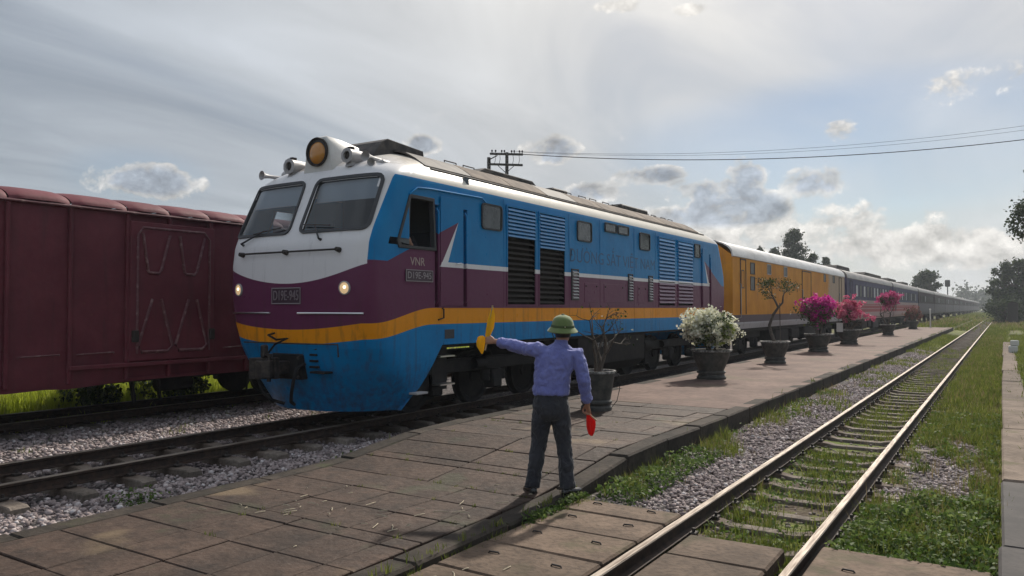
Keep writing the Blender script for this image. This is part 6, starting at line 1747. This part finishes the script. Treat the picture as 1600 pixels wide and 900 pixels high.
def umbrella_blobs(h, r, layers, n=8):
    B = []
    for z, q in layers:
        for k in range(n):
            a = rv.uniform(0, 6.28); d_ = rv.uniform(0.15, 1) * r * q
            B.append((math.cos(a) * d_, math.sin(a) * d_, z * h + rv.normal() * 0.02 * h, r * rv.uniform(0.14, 0.26)))
    return B
tree(-11.0, 150, 8.0, umbrella_blobs(8.0, 2.2, ((0.93, 0.7), (0.82, 0.95), (0.7, 1.0), (0.58, 0.6)), 12), 'round headed tree rising above the far coaches', 5000, 0.26, 0.25)
# spreading tree at the right, in flat tiers
B = []
for z, x0, x1, q in ((7.2, -2.4, 4.0, 0.55), (6.5, -3.2, 4.2, 0.5), (5.6, -4.6, 4.2, 0.5), (4.9, -4.0, 4, 0.55), (4.0, -3.7, 4, 0.6), (3.1, -2.9, 4, 0.8), (2.2, -2.6, 4, 0.9), (1.3, -2.8, 4, 0.9)):
    for k in range(16):
        f = rv.uniform(0, 1) ** 1.2; B.append((x0 + (x1 - x0) * f, rv.normal() * 1.3, z + rv.normal() * 0.16 + f * 0.35, q * rv.uniform(0.45, 1.0)))
tree(2.3, 118, 7.4, B, 'big dark spreading tree in flat tiers at the right edge', 22000, 0.19, 0.4, 'tree', 'trees at the right', aspect=2.2)
B = bush(1.5, 2.0, 1.4, 16, 0.6, rv)
tree(0.2, 110, 2.6, B, 'low green bush at the foot of the spreading tree', 4000, 0.16, 0.12, 'tree', 'trees at the right')
# nearer tree out to the right, only a branch end reaches into the picture
B = [(-2.62, 0.1, 6.7, 0.30), (-2.85, 0, 6.35, 0.26), (-2.5, 0.4, 7.05, 0.28), (-2.3, 0, 6.2, 0.32), (-2.7, 0, 5.85, 0.30), (-2.35, 0.2, 5.6, 0.25), (-2.1, 0, 6.9, 0.4), (-1.8, 0, 5.9, 0.4), (-1.6, 0, 6.8, 0.6), (-0.6, 0.4, 7.6, 1.1), (0.6, 0, 7.2, 1.2), (1.8, 0.5, 6.8, 1.1), (0.2, -1.2, 8.2, 1.1), (0.4, 1.4, 8.0, 1.1)]
tree(3.3, 48, 8.0, B, 'tree whose leafy branch end hangs in at the right edge', 9000, 0.11, 0.2, 'tree', 'trees at the right')
# distant wood closing the view, one mass
C = []
for k in range(110):
    x = rv.uniform(-15, 60); y = rv.uniform(380, 430); h = rv.uniform(7, 11); r = rv.uniform(2.5, 4.5)
    for q in range(5): C.append((x + rv.normal() * r * 0.6, y + rv.normal() * r * 0.5, h * rv.uniform(0.35, 0.9), r * rv.uniform(0.5, 0.8)))
V, F = leaf_cards(cloud_pts(C, 26000, rv, 0.3, 0.6), 1.0, rv, 1.3, 0.3)
obj('far_wood', np_mesh('far_wood', V, F, M_TREELEAF, attr={'tint': np.repeat(rv.uniform(0, 1, 26000), 4)}), None, kind='stuff', label='hazy distant wood at the end of the line', cat='wood')

# utility pole behind the train
pol = thing('utility_pole', (-25.97, 40.0, 0.0), 'dark utility pole with two crossarms and insulators behind the locomotive', 'utility pole')
M_POLE = material('dark weathered timber', lambda N, b: N.mix(N.noise(N.scale(N.pos(), (6, 6, 1)), 3, 4), (0.018, 0.017, 0.018), (0.05, 0.045, 0.042)), rough=0.85)
M_INSUL = material('dark glazed insulator', rough=0.25, color=(0.03, 0.022, 0.02))
obj('post', MB().tube([(0, 0, -0.3), (0, 0, 6), (0, 0, 11.5)], [0.15, 0.13, 0.105], 10), M_POLE, pol, smooth=50)
ca = Vector((1, 0.25, -0.09)).normalized()
def arm(z, a, b2):
    p0, p1 = ca * a + Vector((0, -0.12, z)), ca * b2 + Vector((0, -0.12, z))
    o = obj('crossarm', MB().tube([p0, p1], 0.075, 4), M_POLE, pol); return p0, p1, o
p0, p1, up_arm = arm(11.38, -1.05, 1.12); q0, q1, lo_arm = arm(10.72, -1.12, 1.10)
for f in (0.06, 0.17, 0.36, 0.44, 0.66, 0.74, 0.90, 0.98):
    p = p0.lerp(p1, f)
    obj('insulator', MB().lathe([(0.02, 0), (0.02, 0.06), (0.055, 0.08), (0.06, 0.14), (0.04, 0.19), (0.001, 0.2)], 8, (p.x, p.y, p.z + 0.06)), M_INSUL, up_arm, smooth=50)
for f in (0.16, 0.30, 0.70, 0.88):
    a, b2 = p0.lerp(p1, f), q0.lerp(q1, f)
    obj('drop_wire', MB().tube([a, a.lerp(b2, 0.5) + Vector((0.06, 0, 0)), b2], 0.015, 5), M_POLE, lo_arm)
for s in (-1, 1): obj('brace', MB().tube([ca * (0.6 * s) + Vector((0, -0.12, 10.72)), Vector((0, -0.1, 10.2))], 0.022, 5), M_POLE, pol)
p2 = thing('utility_pole', (-27.67, 40.5, 0.0), 'short plain pole stub left of the utility pole, joined by an arm', 'utility pole')
obj('post', MB().tube([(0, 0, -0.3), (0, 0, 11.45)], [0.15, 0.12], 10), M_POLE, p2, smooth=50)
obj('link_arm', MB().tube([(0, 0, 11.3), (0.75, -0.2, 11.45), (0.95, -0.4, 11.55)], 0.035, 6), M_POLE, p2, smooth=50)
# overhead wires running to the right
def wire(p0, p1, sag, r, label):
    p0, p1 = Vector(p0), Vector(p1); pts = []
    for k in range(31):
        f = k / 30; q = p0.lerp(p1, f); q.z -= sag * 4 * f * (1 - f); pts.append(q - p0)
    o = obj('overhead_wire', MB().tube(pts, r, 5), M_POLE, None, p0, smooth=60, label=label, cat='wire', group='overhead wires')
wire((-24.9, 39.8, 11.25), (2.15, 52.0, 11.35), 0.75, 0.024, 'thick lower overhead wire crossing the sky to the right')
wire((-25.2, 39.8, 11.45), (2.15, 52.0, 12.15), 0.75, 0.009, 'thin upper overhead wire above the thick one')
wire((-25.0, 39.9, 11.4), (2.15, 52.0, 11.9), 0.75, 0.008, 'thin overhead wire just below the topmost one')
# signal beyond the train
sg = thing('railway_signal', (-10.9, 205.0, 0), 'black railway signal head standing above the far coaches', 'signal')
obj('post', MB().tube([(0, 0, 0), (0, 0, 7.0)], 0.12, 8), M_BLACK, sg, smooth=50)
hd_ = obj('signal_head', MB().cbox(-0.55, 0.55, -0.2, 0.2, 6.7, 8.3, 0.15), M_BLACK, sg)
for z in (7.15, 7.85): obj('lamp_hood', MB().lathe([(0.2, -0.2), (0.2, -0.42), (0.17, -0.42), (0.17, -0.22), (0.001, -0.22)], 14, (0, 0, z), 'Y'), M_BLACK, hd_, smooth=40)
# white marker post, bollards, small cabinet
obj('marker_post', MB().tube([(0, 0, 0), (0, 0, 1.45)], 0.05, 8).lathe([(0.07, 1.45), (0.07, 1.5), (0.001, 1.52)], 8), M_WHITEPAINT, None, (-5.0, 70.6, 0.2), smooth=40, label='thin white post at the far end of the platform', cat='post')
obj('boundary_stone', MB().cbox(-0.16, 0.16, -0.12, 0.12, -0.1, 0.30, 0.03).cbox(-0.10, 0.20, -0.10, 0.10, 0.301, 0.52, 0.03), M_WHITEPAINT, None, (0.30, 36.5, 0.0), label='stubby pale stone block at the end of the right edge strip', cat='stone')
obj('relay_cabinet', MB().cbox(-0.5, 0.5, -0.4, 0.4, -0.1, 2.3, 0.04).prism([(-0.6, 2.3), (0.6, 2.3), (0.0, 2.55)], 'Y', -0.5, 0.5), M_STEELDARK, None, (0.9, 104, 0.0), label='dark upright cabinet under the spreading tree', cat='cabinet')
# straw scraps blown on the slabs
M_STRAW = material('dry straw', rough=0.9, color=(0.42, 0.36, 0.26))
m = MB(); rs = random.Random(9)
for (cx2, cy2, nn, sp) in ((-4.0, 5.3, 9, 0.16), (-4.25, 4.75, 6, 0.14), (-5.25, 4.7, 7, 0.2), (-5.6, 4.4, 6, 0.25), (-4.6, 5.0, 8, 0.5), (-5.4, 5.6, 8, 0.5), (-3.9, 6.0, 6, 0.4), (-3.0, 4.3, 10, 0.3)):
    for k in range(nn):
        x, y = cx2 + rs.gauss(0, sp), cy2 + rs.gauss(0, sp); a = rs.uniform(0, 3.1); l = rs.uniform(0.01, 0.07); z = (0.038 if x < -3.5 else -0.008) + rs.uniform(0, 0.006)
        m.tube([(x - math.cos(a) * l, y - math.sin(a) * l, z), (x, y, z + 0.004), (x + math.cos(a + 0.2) * l, y + math.sin(a + 0.2) * l, z)], 0.004, 4)
obj('straw_scraps', m, M_STRAW, None, kind='stuff', label='dry straw scraps scattered on the slabs', cat='litter')
# ------------------------------------------------------------------ humid air
hm = bpy.data.materials.new('humid air'); hm.use_nodes = True
nt = hm.node_tree; nt.nodes.remove(nt.nodes['Principled BSDF'])
pv = nt.nodes.new('ShaderNodeVolumePrincipled')
pv.inputs['Color'].default_value = (0.86, 0.92, 1.0, 1); pv.inputs['Density'].default_value = 0.0006; pv.inputs['Anisotropy'].default_value = 0.3
nt.links.new(pv.outputs[0], nt.nodes['Material Output'].inputs['Volume'])
obj('haze', MB().box(-3200, 3200, -1000, 3200, -1.5, 24), hm, None, kind='stuff', label='thin pale humid air over the whole station', cat='haze')
